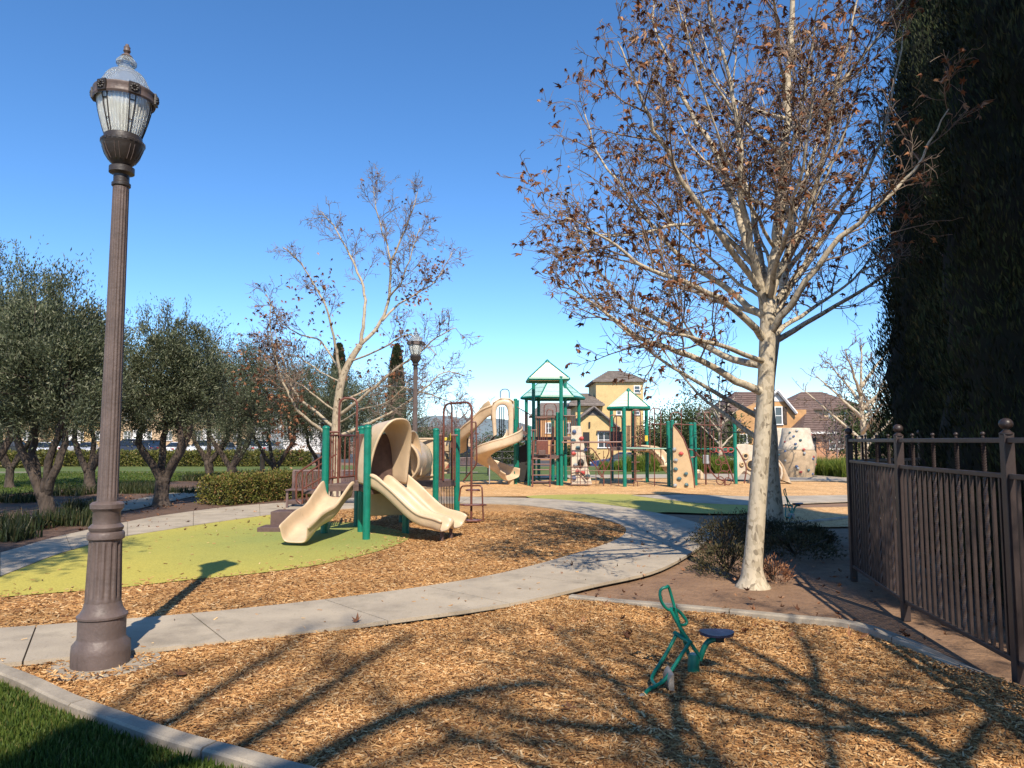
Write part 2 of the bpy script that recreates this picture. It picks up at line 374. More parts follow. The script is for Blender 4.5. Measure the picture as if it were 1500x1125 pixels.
def sheet(name, poly, z, m, kind='structure', thick=0):
    """flat piece of ground; with thickness it has real edges"""
    mb = MB(); p = [Vector((q[0], q[1], z - thick)) for q in poly]
    if thick: mb.prism(p, (0, 0, thick))
    else: mb.v = [tuple(q) for q in p]; mb.f = [tuple(range(len(p)))]
    o = mb.build(name, m, smooth=False); o['kind'] = kind
    if not thick and o.data.polygons[0].normal.z < 0: o.data.flip_normals()
    return o

# ================================================================= GROUND
def sstep(a, b, x): t = np.clip((x - a) / (b - a), 0, 1); return t * t * (3 - 2 * t)
def drop(y, x=20.): return -.8 * float(sstep(47, 60, np.array(y))) * float(sstep(-14, -4, np.array(x)))
ys = [-60, -20, 0, 20, 40, 44, 46] + list(range(47, 62)) + [70, 100, 200, 500, 1200, 2600]
xs = [-2500, -900, -300, -120, -60, -30, -16, -14, -12, -10, -8, -6, -4, -2, 10, 30, 60, 120, 300, 900, 2500]
mb = MB(); mb.grid([[(x, y, -.03 + drop(y, x)) for x in xs] for y in ys]); gnd = mb.build('ground', M['dirt'], smooth='all'); gnd['kind'] = 'structure'
if gnd.data.polygons[0].normal.z < 0: gnd.data.flip_normals()

# ring path: (inner edge | outer edge) in ground points
ST = [(-420, 948, -420, 1025), (-200, 938, -200, 998), (53, 922, 33, 976), (279, 904, 330, 945), (475, 883, 568, 915), (624, 863, 747, 889), (736, 843, 870, 861), (830, 818, 968, 837), (897, 796, 1030, 800),
      (917, 781, 1040, 781), (905, 769, 1020, 768), (850, 754, 960, 753), (790, 744, 880, 740), (735, 740, 790, 732), (640, 739, 640, 729), (520, 746, 520, 731), (430, 752, 430, 737),
      (330, 765, 330, 745), (240, 779, 240, 757), (175, 790, 175, 769), (90, 813, 80, 790), (0, 848, 0, 813), (-150, 905, -180, 855), (-420, 930, -420, 880)]
inn = [G(a, b) for a, b, c, d in ST]; out_ = [G(c, d) for a, b, c, d in ST]
KI = 6
ci, co = catmull(inn, KI), catmull(out_, KI)
path = MB(); path.grid([[(a.x, a.y, .0) for a in ci], [(a.x, a.y, .0) for a in co]])
path = path.build('footpath', M['joint'], smooth=False); path['kind'] = 'structure'
# slabs: a joint at each station and every half station
TOPZ = .035
def slab(a0, a1, parent, i):
    mb = MB(); I = [Vector(p) for p in ci[a0:a1 + 1]]; O = [Vector(p) for p in co[a0:a1 + 1]]
    g = .006
    for L_ in (I, O):
        d0 = (L_[1] - L_[0]).normalized(); d1 = (L_[-2] - L_[-1]).normalized(); L_[0] = L_[0] + d0 * g; L_[-1] = L_[-1] + d1 * g
    poly = I + O[::-1]
    mb.prism([(p.x, p.y, .004) for p in poly], (0, 0, TOPZ - .004))
    o = mb.build('slab', M['conc'], parent, smooth=False); return o
N_ = len(ci) - 1
brk = [2 * KI - 6, 2 * KI]
j = 0; cuts = [0]
while j < N_:
    # walk about 1.5 m along the outer edge
    L_ = 0; k = j
    while k < N_ and L_ < 1.75: L_ += ((co[k + 1] - co[k]).length + (ci[k + 1] - ci[k]).length) / 2; k += 1
    cuts.append(k); j = k
cuts = sorted(set([c for c in range(0, 8 * KI, KI)] + [c for c in cuts if c >= 8 * KI]))
if cuts[-1] != N_: cuts.append(N_)
for a, b in zip(cuts, cuts[1:]):
    if b > a: slab(a, b, path, a)
# island inside the ring
island = [(p.x, p.y) for p in ci]
ISL_Z = .012
sheet('woodchip_island', island, ISL_Z, M['chips'])
yel_px = [(430, 753), (470, 765), (530, 768), (572, 776), (600, 786), (588, 797), (545, 812), (470, 829), (380, 842), (280, 852), (150, 866), (0, 878), (-200, 902), (-390, 925), (-400, 931)]
rub = catmull([G(*p) for p in yel_px], 4) + [Vector(p) for p in ci[16 * KI:22 * KI + 3]][::-1]
rubpoly = [(p.x, p.y) for p in rub]
def rubber_mat(name, c_yel, c_grn, cx, cy, r0, r1, exp):
    m, nt, b = new_mat(name); N = nt.nodes; L = nt.links
    tc = N.new('ShaderNodeTexCoord'); ds = N.new('ShaderNodeVectorMath'); ds.operation = 'DISTANCE'; ds.inputs[1].default_value = (cx, cy, 0)
    L.new(tc.outputs['Object'], ds.inputs[0])
    n = N.new('ShaderNodeTexNoise'); n.inputs['Scale'].default_value = 1.1; n.inputs['Detail'].default_value = 8; L.new(tc.outputs['Object'], n.inputs['Vector'])
    ad = N.new('ShaderNodeMath'); ad.operation = 'MULTIPLY_ADD'; ad.inputs[1].default_value = exp; L.new(n.outputs[0], ad.inputs[0]); L.new(ds.outputs['Value'], ad.inputs[2])
    mr = N.new('ShaderNodeMapRange'); mr.inputs[1].default_value = r0; mr.inputs[2].default_value = r1; L.new(ad.outputs[0], mr.inputs[0])
    mx = N.new('ShaderNodeMix'); mx.data_type = 'RGBA'; mx.inputs[6].default_value = (*c_grn, 1); mx.inputs[7].default_value = (*c_yel, 1); L.new(mr.outputs[0], mx.inputs[0])
    # scuffs and missing granules
    n2 = N.new('ShaderNodeTexNoise'); n2.inputs['Scale'].default_value = 55; n2.inputs['Detail'].default_value = 4; L.new(tc.outputs['Object'], n2.inputs['Vector'])
    r2 = N.new('ShaderNodeMapRange'); r2.inputs[1].default_value = .28; r2.inputs[2].default_value = .62; r2.inputs[3].default_value = .72; r2.inputs[4].default_value = 1.06; L.new(n2.outputs[0], r2.inputs[0])
    n3 = N.new('ShaderNodeTexNoise'); n3.inputs['Scale'].default_value = 7; n3.inputs['Detail'].default_value = 10; n3.inputs['Roughness'].default_value = .75; L.new(tc.outputs['Object'], n3.inputs['Vector'])
    r3 = N.new('ShaderNodeMapRange'); r3.inputs[1].default_value = .31; r3.inputs[2].default_value = .40; r3.inputs[3].default_value = .45; r3.inputs[4].default_value = 1; L.new(n3.outputs[0], r3.inputs[0])
    mm = N.new('ShaderNodeMath'); mm.operation = 'MULTIPLY'; L.new(r2.outputs[0], mm.inputs[0]); L.new(r3.outputs[0], mm.inputs[1])
    hs = N.new('ShaderNodeHueSaturation'); L.new(mm.outputs[0], hs.inputs['Value']); L.new(mx.outputs[2], hs.inputs['Color']); L.new(hs.outputs[0], b.inputs['Base Color'])
    b.inputs['Roughness'].default_value = .9; b.inputs['Specular IOR Level'].default_value = .2
    bp = N.new('ShaderNodeBump'); bp.inputs['Strength'].default_value = .4; bp.inputs['Distance'].default_value = .006; L.new(n2.outputs[0], bp.inputs['Height']); L.new(bp.outputs[0], b.inputs['Normal'])
    return m
sheet('yellow_rubber_surface', rubpoly, .024, rubber_mat('worn_yellow_green_rubber', (.46, .395, .085), (.27, .30, .085), -3.0, 12.4, 1.6, 4.6, 1.6))
# second rubber pad and the path that runs off to the right
pad = catmull([G(*p) for p in [(770, 727.5), (860, 724.5), (925, 725), (960, 730), (1020, 737), (1096, 741), (1096, 752), (1040, 753), (980, 751), (940, 752), (890, 745), (840, 738)]], 4, True)
sheet('green_rubber_surface', [(p.x, p.y) for p in pad], .012, rubber_mat('worn_green_rubber', (.40, .36, .09), (.24, .285, .085), 2, 20, -2, 5, 4))
p2 = [G(*p) for p in [(925, 726.5), (1000, 725), (1095, 728), (1250, 726), (1420, 726), (1420, 735), (1250, 735), (1100, 741), (1020, 737.5), (960, 731)]]
sheet('cross_path', [(p.x, p.y) for p in p2], .02, M['conc'], thick=.02)
far = [G(*p) for p in [(600, 728), (784, 727), (856, 724), (925, 724.3), (1000, 723), (1095, 727), (1420, 725), (1420, 707), (1250, 706), (1100, 705), (980, 701), (760, 702), (690, 704), (560, 712)]]
sheet('far_woodchip_bed', [(p.x, p.y) for p in far], .0, M['chipfar'])
farc = [G(*p) for p in [(780, 700.5), (980, 700.5), (1100, 704.5), (1440, 706.5), (1440, 697), (1060, 695), (780, 697)]]
sheet('far_footpath', [(p.x, p.y) for p in farc], .03, M['conc'], thick=.03)
r3 = [G(*p) for p in [(1100, 745), (1420, 739), (1420, 768), (1215, 772), (1140, 770), (1100, 765)]]
sheet('side_woodchip_bed', [(p.x, p.y) for p in r3], .0, M['chipfar'])
lp = [(-420, 800), (-100, 783), (0, 766), (100, 748), (180, 736), (300, 712), (390, 698), (440, 693), (520, 690), (520, 694), (440, 698), (400, 702), (350, 711), (290, 726), (200, 746), (130, 756), (0, 785), (-100, 806), (-420, 835)]
lp = [G(*p) for p in lp]; sheet('garden_path', [(p.x, p.y) for p in lp], .02, M['conc'], thick=.02)
bed = [G(*p) for p in [(-420, 770), (0, 726), (100, 716), (250, 706), (420, 691), (620, 690), (620, 728), (520, 731), (430, 737), (330, 745), (240, 757), (175, 769), (80, 790), (0, 813), (-180, 855), (-420, 880)]]
sheet('planting_bed', [(p.x, p.y) for p in bed], -.008, M['bed'])
lw = [G(*p) for p in [(-500, 770), (0, 725), (100, 715), (250, 705), (420, 691), (640, 690), (640, 681.5), (-500, 681.5)]]
sheet('lawn', [(p.x, p.y) for p in lw], -.004, M['lawn'])
lw2 = [G(*p) for p in [(560, 712), (690, 704), (760, 702), (980, 700), (980, 683), (640, 683), (560, 690)]]
sheet('rear_lawn', [(p.x, p.y) for p in lw2], -.012, M['lawn'])
st = [G(-600, 691.5), G(700, 691.5), G(700, 692.3), G(-600, 692.3)]
sheet('lawn_path', [(p.x, p.y) for p in st], .01, M['conc'])
mb = MB(); mb.grid([[(x, y, -.012 + drop(y, x)) for x in (-140, -60, -16, -14, -12, -10, -8, -6, -4, -2, 0, 60, 140)] for y in (56, 57, 58, 59, 60, 66, 72, 80, 90)]); o = mb.build('street', M['asph']); o['kind'] = 'structure'
if o.data.polygons[0].normal.z < 0: o.data.flip_normals()

sheet('cypress_shade_bed', [(3.75, 2), (4.15, 5.), (4.35, 7.2), (4.7, 8.8), (6, 9.7), (12, 14), (14, 2)], -.01, M['bed'])  # dark soil sheet added; its colour holds the shade behind the fence
# front woodchip bed with relief
curbA = [G(*p) for p in [(-15, 982), (40, 1003), (100, 1032), (180, 1062), (260, 1090), (340, 1112), (430, 1138), (560, 1172), (760, 1220)]]
curbB = [G(*p) for p in [(836, 877), (900, 884), (960, 889), (1050, 897), (1150, 907), (1250, 918), (1330, 945), (1400, 979), (1500, 1021), (1600, 1070), (1750, 1150)]]
ca_ = catmull(curbA, 5); cb_ = catmull(curbB, 5)
front = [p for p in co[2 * KI - 5:6 * KI - 1]] + cb_ + [Vector((3.6, 1.2, 0)), Vector((.4, 1.2, 0))] + ca_[::-1]
fpoly = [(p.x, p.y) for p in front]
dig = G(1052, 1000); LPX, LPY = G(147, 973).x, G(147, 973).y
rng = np.random.default_rng(4)
ph = rng.uniform(0, 6.28, (14, 3)); fr = rng.uniform(1.2, 7, (14, 1)); an = rng.uniform(0, 6.28, 14)
def relief(x, y):
    z = np.zeros_like(x)
    for i in range(14): z += .012 / fr[i, 0] ** .6 * np.sin(fr[i, 0] * (x * np.cos(an[i]) + y * np.sin(an[i])) + ph[i, 0])
    z += .045 * np.exp(-(((x - dig.x) / .30) ** 2 + ((y - dig.y) / .22) ** 2)) - .03 * np.exp(-(((x - dig.x + .45) / .22) ** 2 + ((y - dig.y) / .2) ** 2))
    return z
def front_height(x, y): return np.maximum(-.004 + relief(x, y), -.020 + .004 * np.sin(x * 9) * np.sin(y * 8))
xx, yy = np.meshgrid(np.linspace(-4.6, 5., 193), np.linspace(1.2, 7.7, 131))
ins = inside(fpoly, xx.ravel(), yy.ravel()).reshape(xx.shape)
zz = front_height(xx, yy)
vid = -np.ones(xx.shape, int); cell = ins[:-1, :-1] | ins[1:, :-1] | ins[:-1, 1:] | ins[1:, 1:]
V = np.stack([xx, yy, zz], -1).reshape(-1, 3); ny, nx = xx.shape; F4 = []
ii, jj = np.nonzero(cell); F4 = np.stack([ii * nx + jj, ii * nx + jj + 1, (ii + 1) * nx + jj + 1, (ii + 1) * nx + jj], -1)
o = link('woodchip_bed', np_mesh('woodchip_bed', V, F4, M['chips'], True)); o['kind'] = 'structure'
def scatter_chips(name, poly, n, hf, lmin, lmax, seed, win=None, dens=None):
    r = np.random.default_rng(seed); xs_ = [p[0] for p in poly]; ys_ = [p[1] for p in poly]
    if win: x0, x1, y0, y1 = win
    else: x0, x1, y0, y1 = min(xs_), max(xs_), min(ys_), max(ys_)
    x = r.uniform(x0, x1, n); y = r.uniform(y0, y1, n)
    k = inside(poly, x, y) & (np.abs(x) < .75 * y + .6)
    if dens is not None: k &= dens(x, y)
    x, y = x[k], y[k]; n = len(x); z = hf(x, y) + r.uniform(.0, .012, n)
    L_ = r.uniform(lmin, lmax, n); w = np.maximum(L_ * r.uniform(.10, .30, n), .0035); h = r.uniform(.002, .006, n)
    a = r.uniform(0, math.pi, n); pt = r.normal(0, .22, n); rl = r.normal(0, .35, n)
    d = np.stack([np.cos(a) * np.cos(pt), np.sin(a) * np.cos(pt), np.sin(pt)], -1)
    s = np.stack([-np.sin(a) * np.cos(rl), np.cos(a) * np.cos(rl), np.sin(rl)], -1); u = np.cross(d, s)
    c = np.stack([x, y, z], -1); vs = []
    taper = r.uniform(.3, 1, (n, 1))
    for i in (-1, 1):
        for jx in (-1, 1):
            for kz in (-1, 1):
                tw = taper if i > 0 else 1
                vs.append(c + d * (L_ * i / 2)[:, None] + s * (w * jx / 2)[:, None] * tw + u * (h * kz / 2)[:, None])
    vs = np.stack(vs, 1).reshape(-1, 3)
    q = np.array([(0, 4, 5, 1), (2, 3, 7, 6), (1, 5, 7, 3)])
    f = (np.arange(n) * 8)[:, None, None] + q[None]
    o = link(name, np_mesh(name, vs, f.reshape(-1, 4), M['chip'])); o['kind'] = 'stuff'; return o
scatter_chips('loose_woodchips', fpoly, 190000, front_height, .014, .052, 1, (-4.6, 5., 3.1, 7.7))
isl_near = lambda x, y: ~inside(rubpoly, x, y)
scatter_chips('island_woodchips', island, 95000, lambda x, y: np.full_like(x, ISL_Z), .022, .066, 2, (-5.5, 2.4, 6., 16.5), isl_near)
# stray chips at the rubber edge
re_ = np.array([(p.x, p.y) for p in rub[:53]])
def edge_dist(x, y): return np.min(np.hypot(x[:, None] - re_[None, :, 0], y[:, None] - re_[None, :, 1]), 1)
rs_ = np.random.default_rng(9)
scatter_chips('stray_woodchips', rubpoly, 26000, lambda x, y: np.full_like(x, .026), .02, .065, 3, None, lambda x, y: rs_.random(len(x)) < .75 * np.exp(-edge_dist(x, y) / .14) + .012)
ring_ = np.random.default_rng(12)
ringpoly = [(LPX + .37 * math.cos(k * .314) * (1 + .1 * math.sin(k * 2.)), LPY + .37 * math.sin(k * .314)) for k in range(20)]
scatter_chips('footing_woodchips', ringpoly, 900, lambda x, y: np.full_like(x, .008), .014, .055, 13, None, lambda x, y: ring_.random(len(x)) < np.clip((np.hypot(x - LPX, y - LPY) - .2) / .16 + .15, .1, 1))
pathpoly = [(p.x, p.y) for p in ci[:8 * KI]] + [(p.x, p.y) for p in co[:8 * KI]][::-1]
scatter_chips('path_woodchips', pathpoly, 2600, lambda x, y: np.full_like(x, TOPZ + .001), .012, .05, 14, (-5, 3, 4.5, 11), lambda x, y: ring_.random(len(x)) < .22)
# kerbs, cast in lengths with joints
def kerb(name, line, w, seg, z0, z1):
    root = MB(); root.sweep([(Vector((p.x, p.y, -.02)), Vector((0, 0, 0)), Vector((0, 0, 1))) for p in line[:2]], [(-.001, 0), (.001, 0), (0, .001)])
    o = bpy.data.objects.new(name, None); C.objects.link(o); o['kind'] = 'structure'; ROOT[o.name] = Vector((0, 0, 0))
    acc = [line[0]]; L_ = 0
    def flush(pts):
        fr_ = []
        for i, p in enumerate(pts):
            t = (pts[min(i + 1, len(pts) - 1)] - pts[max(i - 1, 0)]).normalized(); fr_.append((Vector((p.x, p.y, 0)), Vector((t.y, -t.x, 0)), Vector((0, 0, 1))))
        MB().sweep(fr_, [(-w / 2, z0), (w / 2, z0), (w / 2, z1 - .012), (w / 2 - .012, z1), (-w / 2 + .012, z1), (-w / 2, z1 - .012)]).build('kerb_block', M['concd'], o, smooth=False)
    for a, b in zip(line, line[1:]):
        acc.append(b); L_ += (b - a).length
        if L_ > seg:
            t = (acc[-1] - acc[-2]).normalized(); acc[-1] = acc[-1] - t * .006; flush(acc); acc = [b + t * .006]; L_ = 0
    if len(acc) > 1: flush(acc)
    return o
kerb('lawn_kerb', ca_, .115, 1.2, -.06, .045)
kerb('garden_kerb', cb_, .105, 1.5, -.06, .04)
cc_ = catmull([G(*p) for p in [(1420, 735.8), (1300, 752), (1200, 764), (1150, 768), (1100, 769)]], 4)
kerb('side_kerb', cc_, .12, 2.0, -.05, .04)
# front lawn corner: turf and blades
gpoly = [(p.x - .06, p.y - .09) for p in ca_] + [(-1., .5), (-7, .5), (-9, 5.6), (-3.8, 5.15)]
sheet('front_lawn', gpoly, .0, M['lawn'])
def blades(name, poly, n, h0, h1, seed, m, win, tilt=.35, w=.006, z0=0.):
    r = np.random.default_rng(seed); x = r.uniform(win[0], win[1], n); y = r.uniform(win[2], win[3], n)
    k = inside(poly, x, y) if poly else np.ones(n, bool)
    x, y = x[k], y[k]; n = len(x); h = r.uniform(h0, h1, n); a = r.uniform(0, 6.28, n); ti = np.abs(r.normal(0, tilt, n))
    b = r.uniform(0, 6.28, n); c = np.stack([x, y, np.full(n, z0)], -1)
    s = np.stack([np.cos(a), np.sin(a), np.zeros(n)], -1) * w
    d1 = np.stack([np.cos(b) * np.sin(ti * .5), np.sin(b) * np.sin(ti * .5), np.cos(ti * .5)], -1) * (h * .55)[:, None]
    d2 = np.stack([np.cos(b) * np.sin(ti * 1.6), np.sin(b) * np.sin(ti * 1.6), np.cos(ti * 1.6)], -1) * (h * .5)[:, None]
    vs = np.stack([c - s, c + s, c + d1 + s * .7, c + d1 - s * .7, c + d1 + d2, c + d1 + d2 - s * .02], 1).reshape(-1, 3)
    f = (np.arange(n) * 6)[:, None, None] + np.array([(0, 1, 2, 3), (3, 2, 4, 5)])[None]
    return np_mesh(name, vs, f.reshape(-1, 4), m)
o = link('lawn_grass', blades('lawn_grass', gpoly, 62000, .025, .06, 5, M['blade'], (-3.6, -1.0, 3., 5.3))); o['kind'] = 'stuff'
lwp = [(p.x, p.y) for p in lw]
o = link('lawn_grass', blades('lawn_grass', lwp, 50000, .03, .07, 6, M['blade'], (-24, -6, 22, 38), .9, .02)); o['kind'] = 'stuff'

# ================================================================= TREES
def leaf_quads(c, d, L_, w, r, up=None):
    """diamond leaves at c along d"""
    n = len(c); q = r.normal(size=(n, 3)); s = np.cross(d, q); s /= np.linalg.norm(s, axis=1, keepdims=True) + 1e-9
    L_ = np.broadcast_to(L_, n)[:, None]; w = np.broadcast_to(w, n)[:, None]
    nn = np.cross(d, s)
    vs = np.stack([c, c + d * L_ * .5 + s * w * .5 + nn * w * .15, c + d * L_, c + d * L_ * .5 - s * w * .5 + nn * w * .15], 1).reshape(-1, 3)
    return vs, np.arange(4 * n).reshape(-1, 4)
def unit(a): return a / (np.linalg.norm(a, axis=1, keepdims=True) + 1e-9)

def grow_plane(limbs, seed, base, spawn=(1.0, .42, .17), dens=(7, 7, 4), minr=.0028, twl=.9, leafp=.3, up=.25):
    """limbs: list of (points, r0, r1). Returns thick mesh, twig mesh, leaf seats."""
    r = random.Random(seed); thick = MB(); thin = MB(); tips = []
    def wob(p, d, L_, n, curl, trop):
        pts = [p]; d = d.normalized(); ax = Vector((r.uniform(-1, 1), r.uniform(-1, 1), r.uniform(-1, 1)))
        for i in range(n):
            d = (d + Vector((r.gauss(0, curl), r.gauss(0, curl), r.gauss(0, curl) + trop)) + ax * .06).normalized()
            pts.append(pts[-1] + d * (L_ / n))
        return pts
    def side(d):
        s, w_ = perp(d); a = r.uniform(0, 6.28); q = s * math.cos(a) + w_ * math.sin(a); k = r.uniform(.7, 1.5)
        return (d + q * k).normalized()
    def child(pts, r0, r1, lvl, L_):
        n = dens[lvl]; k = len(pts) - 1
        m_ = max(2, int(n * r.uniform(.7, 1.3)))
        for i in range(m_):
            t = (.12 + .88 * (i + r.random()) / m_) * k; i0 = min(int(t), k - 1); f_ = t - i0
            p = pts[i0].lerp(pts[i0 + 1], f_); d = (pts[i0 + 1] - pts[i0]).normalized(); rr = (r0 + (r1 - r0) * t / k)
            l2 = L_ * r.uniform(.55, 1.2) * (1.15 - .5 * t / k)
            q0 = max(minr, min(rr * .62, .011 if lvl == 0 else .0055 if lvl == 1 else .0032)); q1 = max(minr * .8, q0 * .35)
            ns = (6, 4, 3)[lvl]; pp = wob(p, side(d), l2, ns, (.16, .22, .25)[lvl], up * (.35, .3, .1)[lvl])
            thin.tube(pp, [q0 + (q1 - q0) * j_ / ns for j_ in range(ns + 1)], (5, 4, 3)[lvl], False)
            if lvl < 2: child(pp, q0, q1, lvl + 1, spawn[lvl + 1] * twl)
            else:
                if r.random() < leafp: tips.append((pp[-1], (pp[-1] - pp[-2]).normalized()))
                if r.random() < leafp * .5: tips.append((pp[1], (pp[-1] - pp[-2]).normalized()))
    for (pts, r0, r1, *o_) in limbs:
        n = len(pts) - 1; pts = catmull(pts, 4); k = len(pts) - 1
        # crooked: nudge the points
        pts = [pts[0]] + [p + Vector((r.gauss(0, .012), r.gauss(0, .012), r.gauss(0, .008))) * (1 if r0 < .09 else .4) for p in pts[1:]] if r0 < .1 else pts
        thick.tube(pts, [(r0 + (r1 - r0) * (i / k) ** .85) * (1 + (.75 * math.exp(-max(0, pts[i].z + .02) / .085) + .12 * math.exp(-max(0, pts[i].z) / .4) if o_ and o_[0] == 'bare' else 0)) for i in range(k + 1)], 16 if r0 > .07 else 8, True)
        if not (o_ and o_[0] == 'bare'): child(pts[int(k * (o_[0] if o_ else .2)):], r0 + (r1 - r0) * (o_[0] if o_ else .2), r1, 0, spawn[0])
    return thick, thin, tips
# dry lobed leaves
def leaf_mesh(name, seed):
    r = random.Random(seed); v = [(0, 0, 0)]; ang = [-150, -118, -85, -52, -28, 0, 28, 52, 85, 118, 150]; rad = [.35, .62, .40, .95, .5, 1.1, .5, .95, .40, .62, .35]
    cr = r.uniform(.7, 1.7)
    for a, q in zip(ang, rad):
        q *= r.uniform(.85, 1.1); x = q * math.sin(R(a)); y = q * math.cos(R(a)) + .35
        v.append((x * .72, y, cr * x * x * .9 + .35 * cr * (y - .3) ** 2 * r.uniform(-.6, 1.5) + r.uniform(-.16, .16)))
    f = [(0, i, i + 1) for i in range(1, len(v) - 1)]
    me = bpy.data.meshes.new(name); me.from_pydata(v, [], f); me.materials.append(M['dryleaf']); me.update(); return me
LEAF = [leaf_mesh('leaf', s) for s in range(5)]
LV = [(np.array([tuple(v.co) for v in me.vertices]), np.array([tuple(p.vertices) for p in me.polygons])) for me in LEAF]
from mathutils import Euler, Matrix
def hang_leaves(root, tips, n_obj, seed, size=(.05, .085), keep=None):
    r = random.Random(seed); r.shuffle(tips); tips = tips[:keep] if keep else tips
    # those nearest to the camera show largest: they become parts
    tips = sorted(tips, key=lambda t: t[0].length); VV = []; FF = []; b = 0
    for i, (p, d) in enumerate(tips):
        e = Euler((R(r.uniform(110, 250)), R(r.uniform(-40, 40)), r.uniform(0, 6.28))); s = r.uniform(*size)
        if i < n_obj: link('leaf', LEAF[i % 5], root, p, e, s)
        else:
            v, f = LV[r.randrange(5)]; m3 = np.array(e.to_matrix()); VV.append((v * s) @ m3.T + np.array(p - ROOT[root.name])); FF.append(f + b); b += len(v)
    if VV:
        o = link('foliage', np_mesh('foliage', np.concatenate(VV), np.concatenate(FF), M['dryleaf']), root); o['kind'] = 'stuff'
def plane_tree(name, label, loc, limbs, seed, nleaf_obj=0, group=None, keep=None, barkm='plane', twigm='twig', lsize=(.05, .085), **kw):
    root = thing(name, label, 'tree', loc, group)
    th, tn, tips = grow_plane(limbs, seed, loc, **kw)
    th.build('trunk', M[barkm], root, 'all')
    o = tn.build('crown', M[twigm], root, 'all'); o['kind'] = 'stuff'
    if tips: hang_leaves(root, tips, nleaf_obj, seed, lsize, keep)
    return root, tips
def L3(seq, Y):                         # limb authored along the picture: (px, py, metres nearer or farther)
    return [PX(a, b, Y + c) for a, b, c in seq]
# --- the near plane tree
Y1 = G(1103, 856).y; b1 = G(1103, 856)
limbs = [
    ([Vector((b1.x, b1.y, -.06)), Vector((b1.x, b1.y, .02)), Vector((b1.x, b1.y, .09)), Vector((b1.x, b1.y, .2))] + L3([(1105, 800, 0), (1110, 730, 0), (1116, 650, 0), (1121, 570, 0), (1124, 500, 0), (1126, 440, 0)], Y1), .106, .088, 'bare'),
    (L3([(1126, 446, 0), (1136, 380, 0), (1143, 300, .05), (1150, 200, .1), (1156, 100, .1), (1160, 0, .1), (1166, -120, .1), (1172, -230, 0)], Y1), .080, .012, .1),
    (L3([(1122, 470, 0), (1110, 400, -.15), (1098, 340, -.3), (1085, 270, -.45), (1083, 190, -.55), (1060, 90, -.6), (1030, -20, -.7), (1010, -110, -.8)], Y1), .056, .008, .15),
    (L3([(1124, 450, 0), (1085, 330, .3), (1060, 250, .5), (1010, 160, .7), (985, 110, .8), (960, 30, .9), (950, -70, 1)], Y1), .052, .007, .15),
    (L3([(1121, 575, 0), (1075, 558, -.2), (1010, 520, -.45), (950, 500, -.7), (890, 460, -.9), (835, 420, -1.0)], Y1), .056, .007, .2),
    (L3([(1122, 540, 0), (1060, 520, .3), (990, 480, .6), (930, 450, .9), (880, 400, 1.1), (840, 330, 1.3)], Y1), .050, .007, .2),
    (L3([(1123, 500, 0), (1080, 455, -.4), (1020, 420, -.8), (950, 395, -1.1), (890, 350, -1.3), (830, 320, -1.5)], Y1), .047, .006, .2),
    (L3([(1124, 470, 0), (1060, 420, .15), (990, 370, .3), (930, 300, .4), (880, 230, .5), (855, 160, .55)], Y1), .045, .006, .2),
    (L3([(1125, 440, 0), (1060, 350, -.5), (1000, 265, -.9), (960, 190, -1.2), (935, 130, -1.4), (905, 60, -1.5)], Y1), .042, .006, .2),
    (L3([(1125, 490, 0), (1170, 430, -.4), (1230, 350, -.7), (1290, 300, -1.), (1350, 230, -1.1), (1385, 160, -1.2)], Y1), .047, .006, .2),
    (L3([(1125, 460, 0), (1180, 385, .4), (1240, 300, .7), (1290, 210, .8), (1310, 120, .9), (1325, 40, 1.)], Y1), .045, .006, .2),
    (L3([(1126, 420, 0), (1175, 330, 0), (1205, 230, -.2), (1225, 120, -.3), (1250, 30, -.4), (1265, -60, -.4)], Y1), .042, .006, .2),
    (L3([(1124, 500, 0), (1160, 470, .5), (1210, 440, 1.), (1260, 400, 1.3), (1310, 370, 1.6)], Y1), .04, .006, .2),
    (L3([(1125, 430, 0), (1110, 350, .6), (1090, 260, 1.1), (1075, 150, 1.4), (1080, 40, 1.6)], Y1), .042, .006, .2),
    (L3([(1126, 440, 0), (1140, 380, -.5), (1160, 310, -1.0), (1180, 220, -1.4), (1195, 110, -1.6)], Y1), .04, .006, .2),
    (L3([(1122, 530, 0), (1050, 505, -.7), (985, 490, -1.2), (925, 470, -1.5)], Y1), .036, .006, .25),
    (L3([(1112, 400, -.1), (1065, 345, -.2), (1000, 330, -.4), (920, 345, -.6), (850, 340, -.8)], Y1), .034, .006, .25),
]
r_ = random.Random(3)
for k in range(13):
    y0 = 470 - 27 * k; x0 = 1126 + (470 - y0) * .075; ang = k * 2.4 + .6; rad = 1.0 + 1.0 * r_.random(); e = PX(x0, y0, Y1); dx, dy = math.cos(ang), math.sin(ang)
    limbs.append(([e, e + Vector((dx * rad * .3, dy * rad * .3, .35)), e + Vector((dx * rad * .7, dy * rad * .7, .85 + .3 * r_.random())), e + Vector((dx * rad, dy * rad, 1.5 + .8 * r_.random()))], .024, .006, .15))
pl, tips = plane_tree('plane_tree', 'pale barked plane tree with clinging brown leaves, standing on bare soil beside the iron fence', b1, limbs, 11, 290, 'bare plane trees of the playground', dens=(11, 8, 4), spawn=(1.0, .46, .20), leafp=.36, keep=3700, minr=.0033, lsize=(.036, .070))
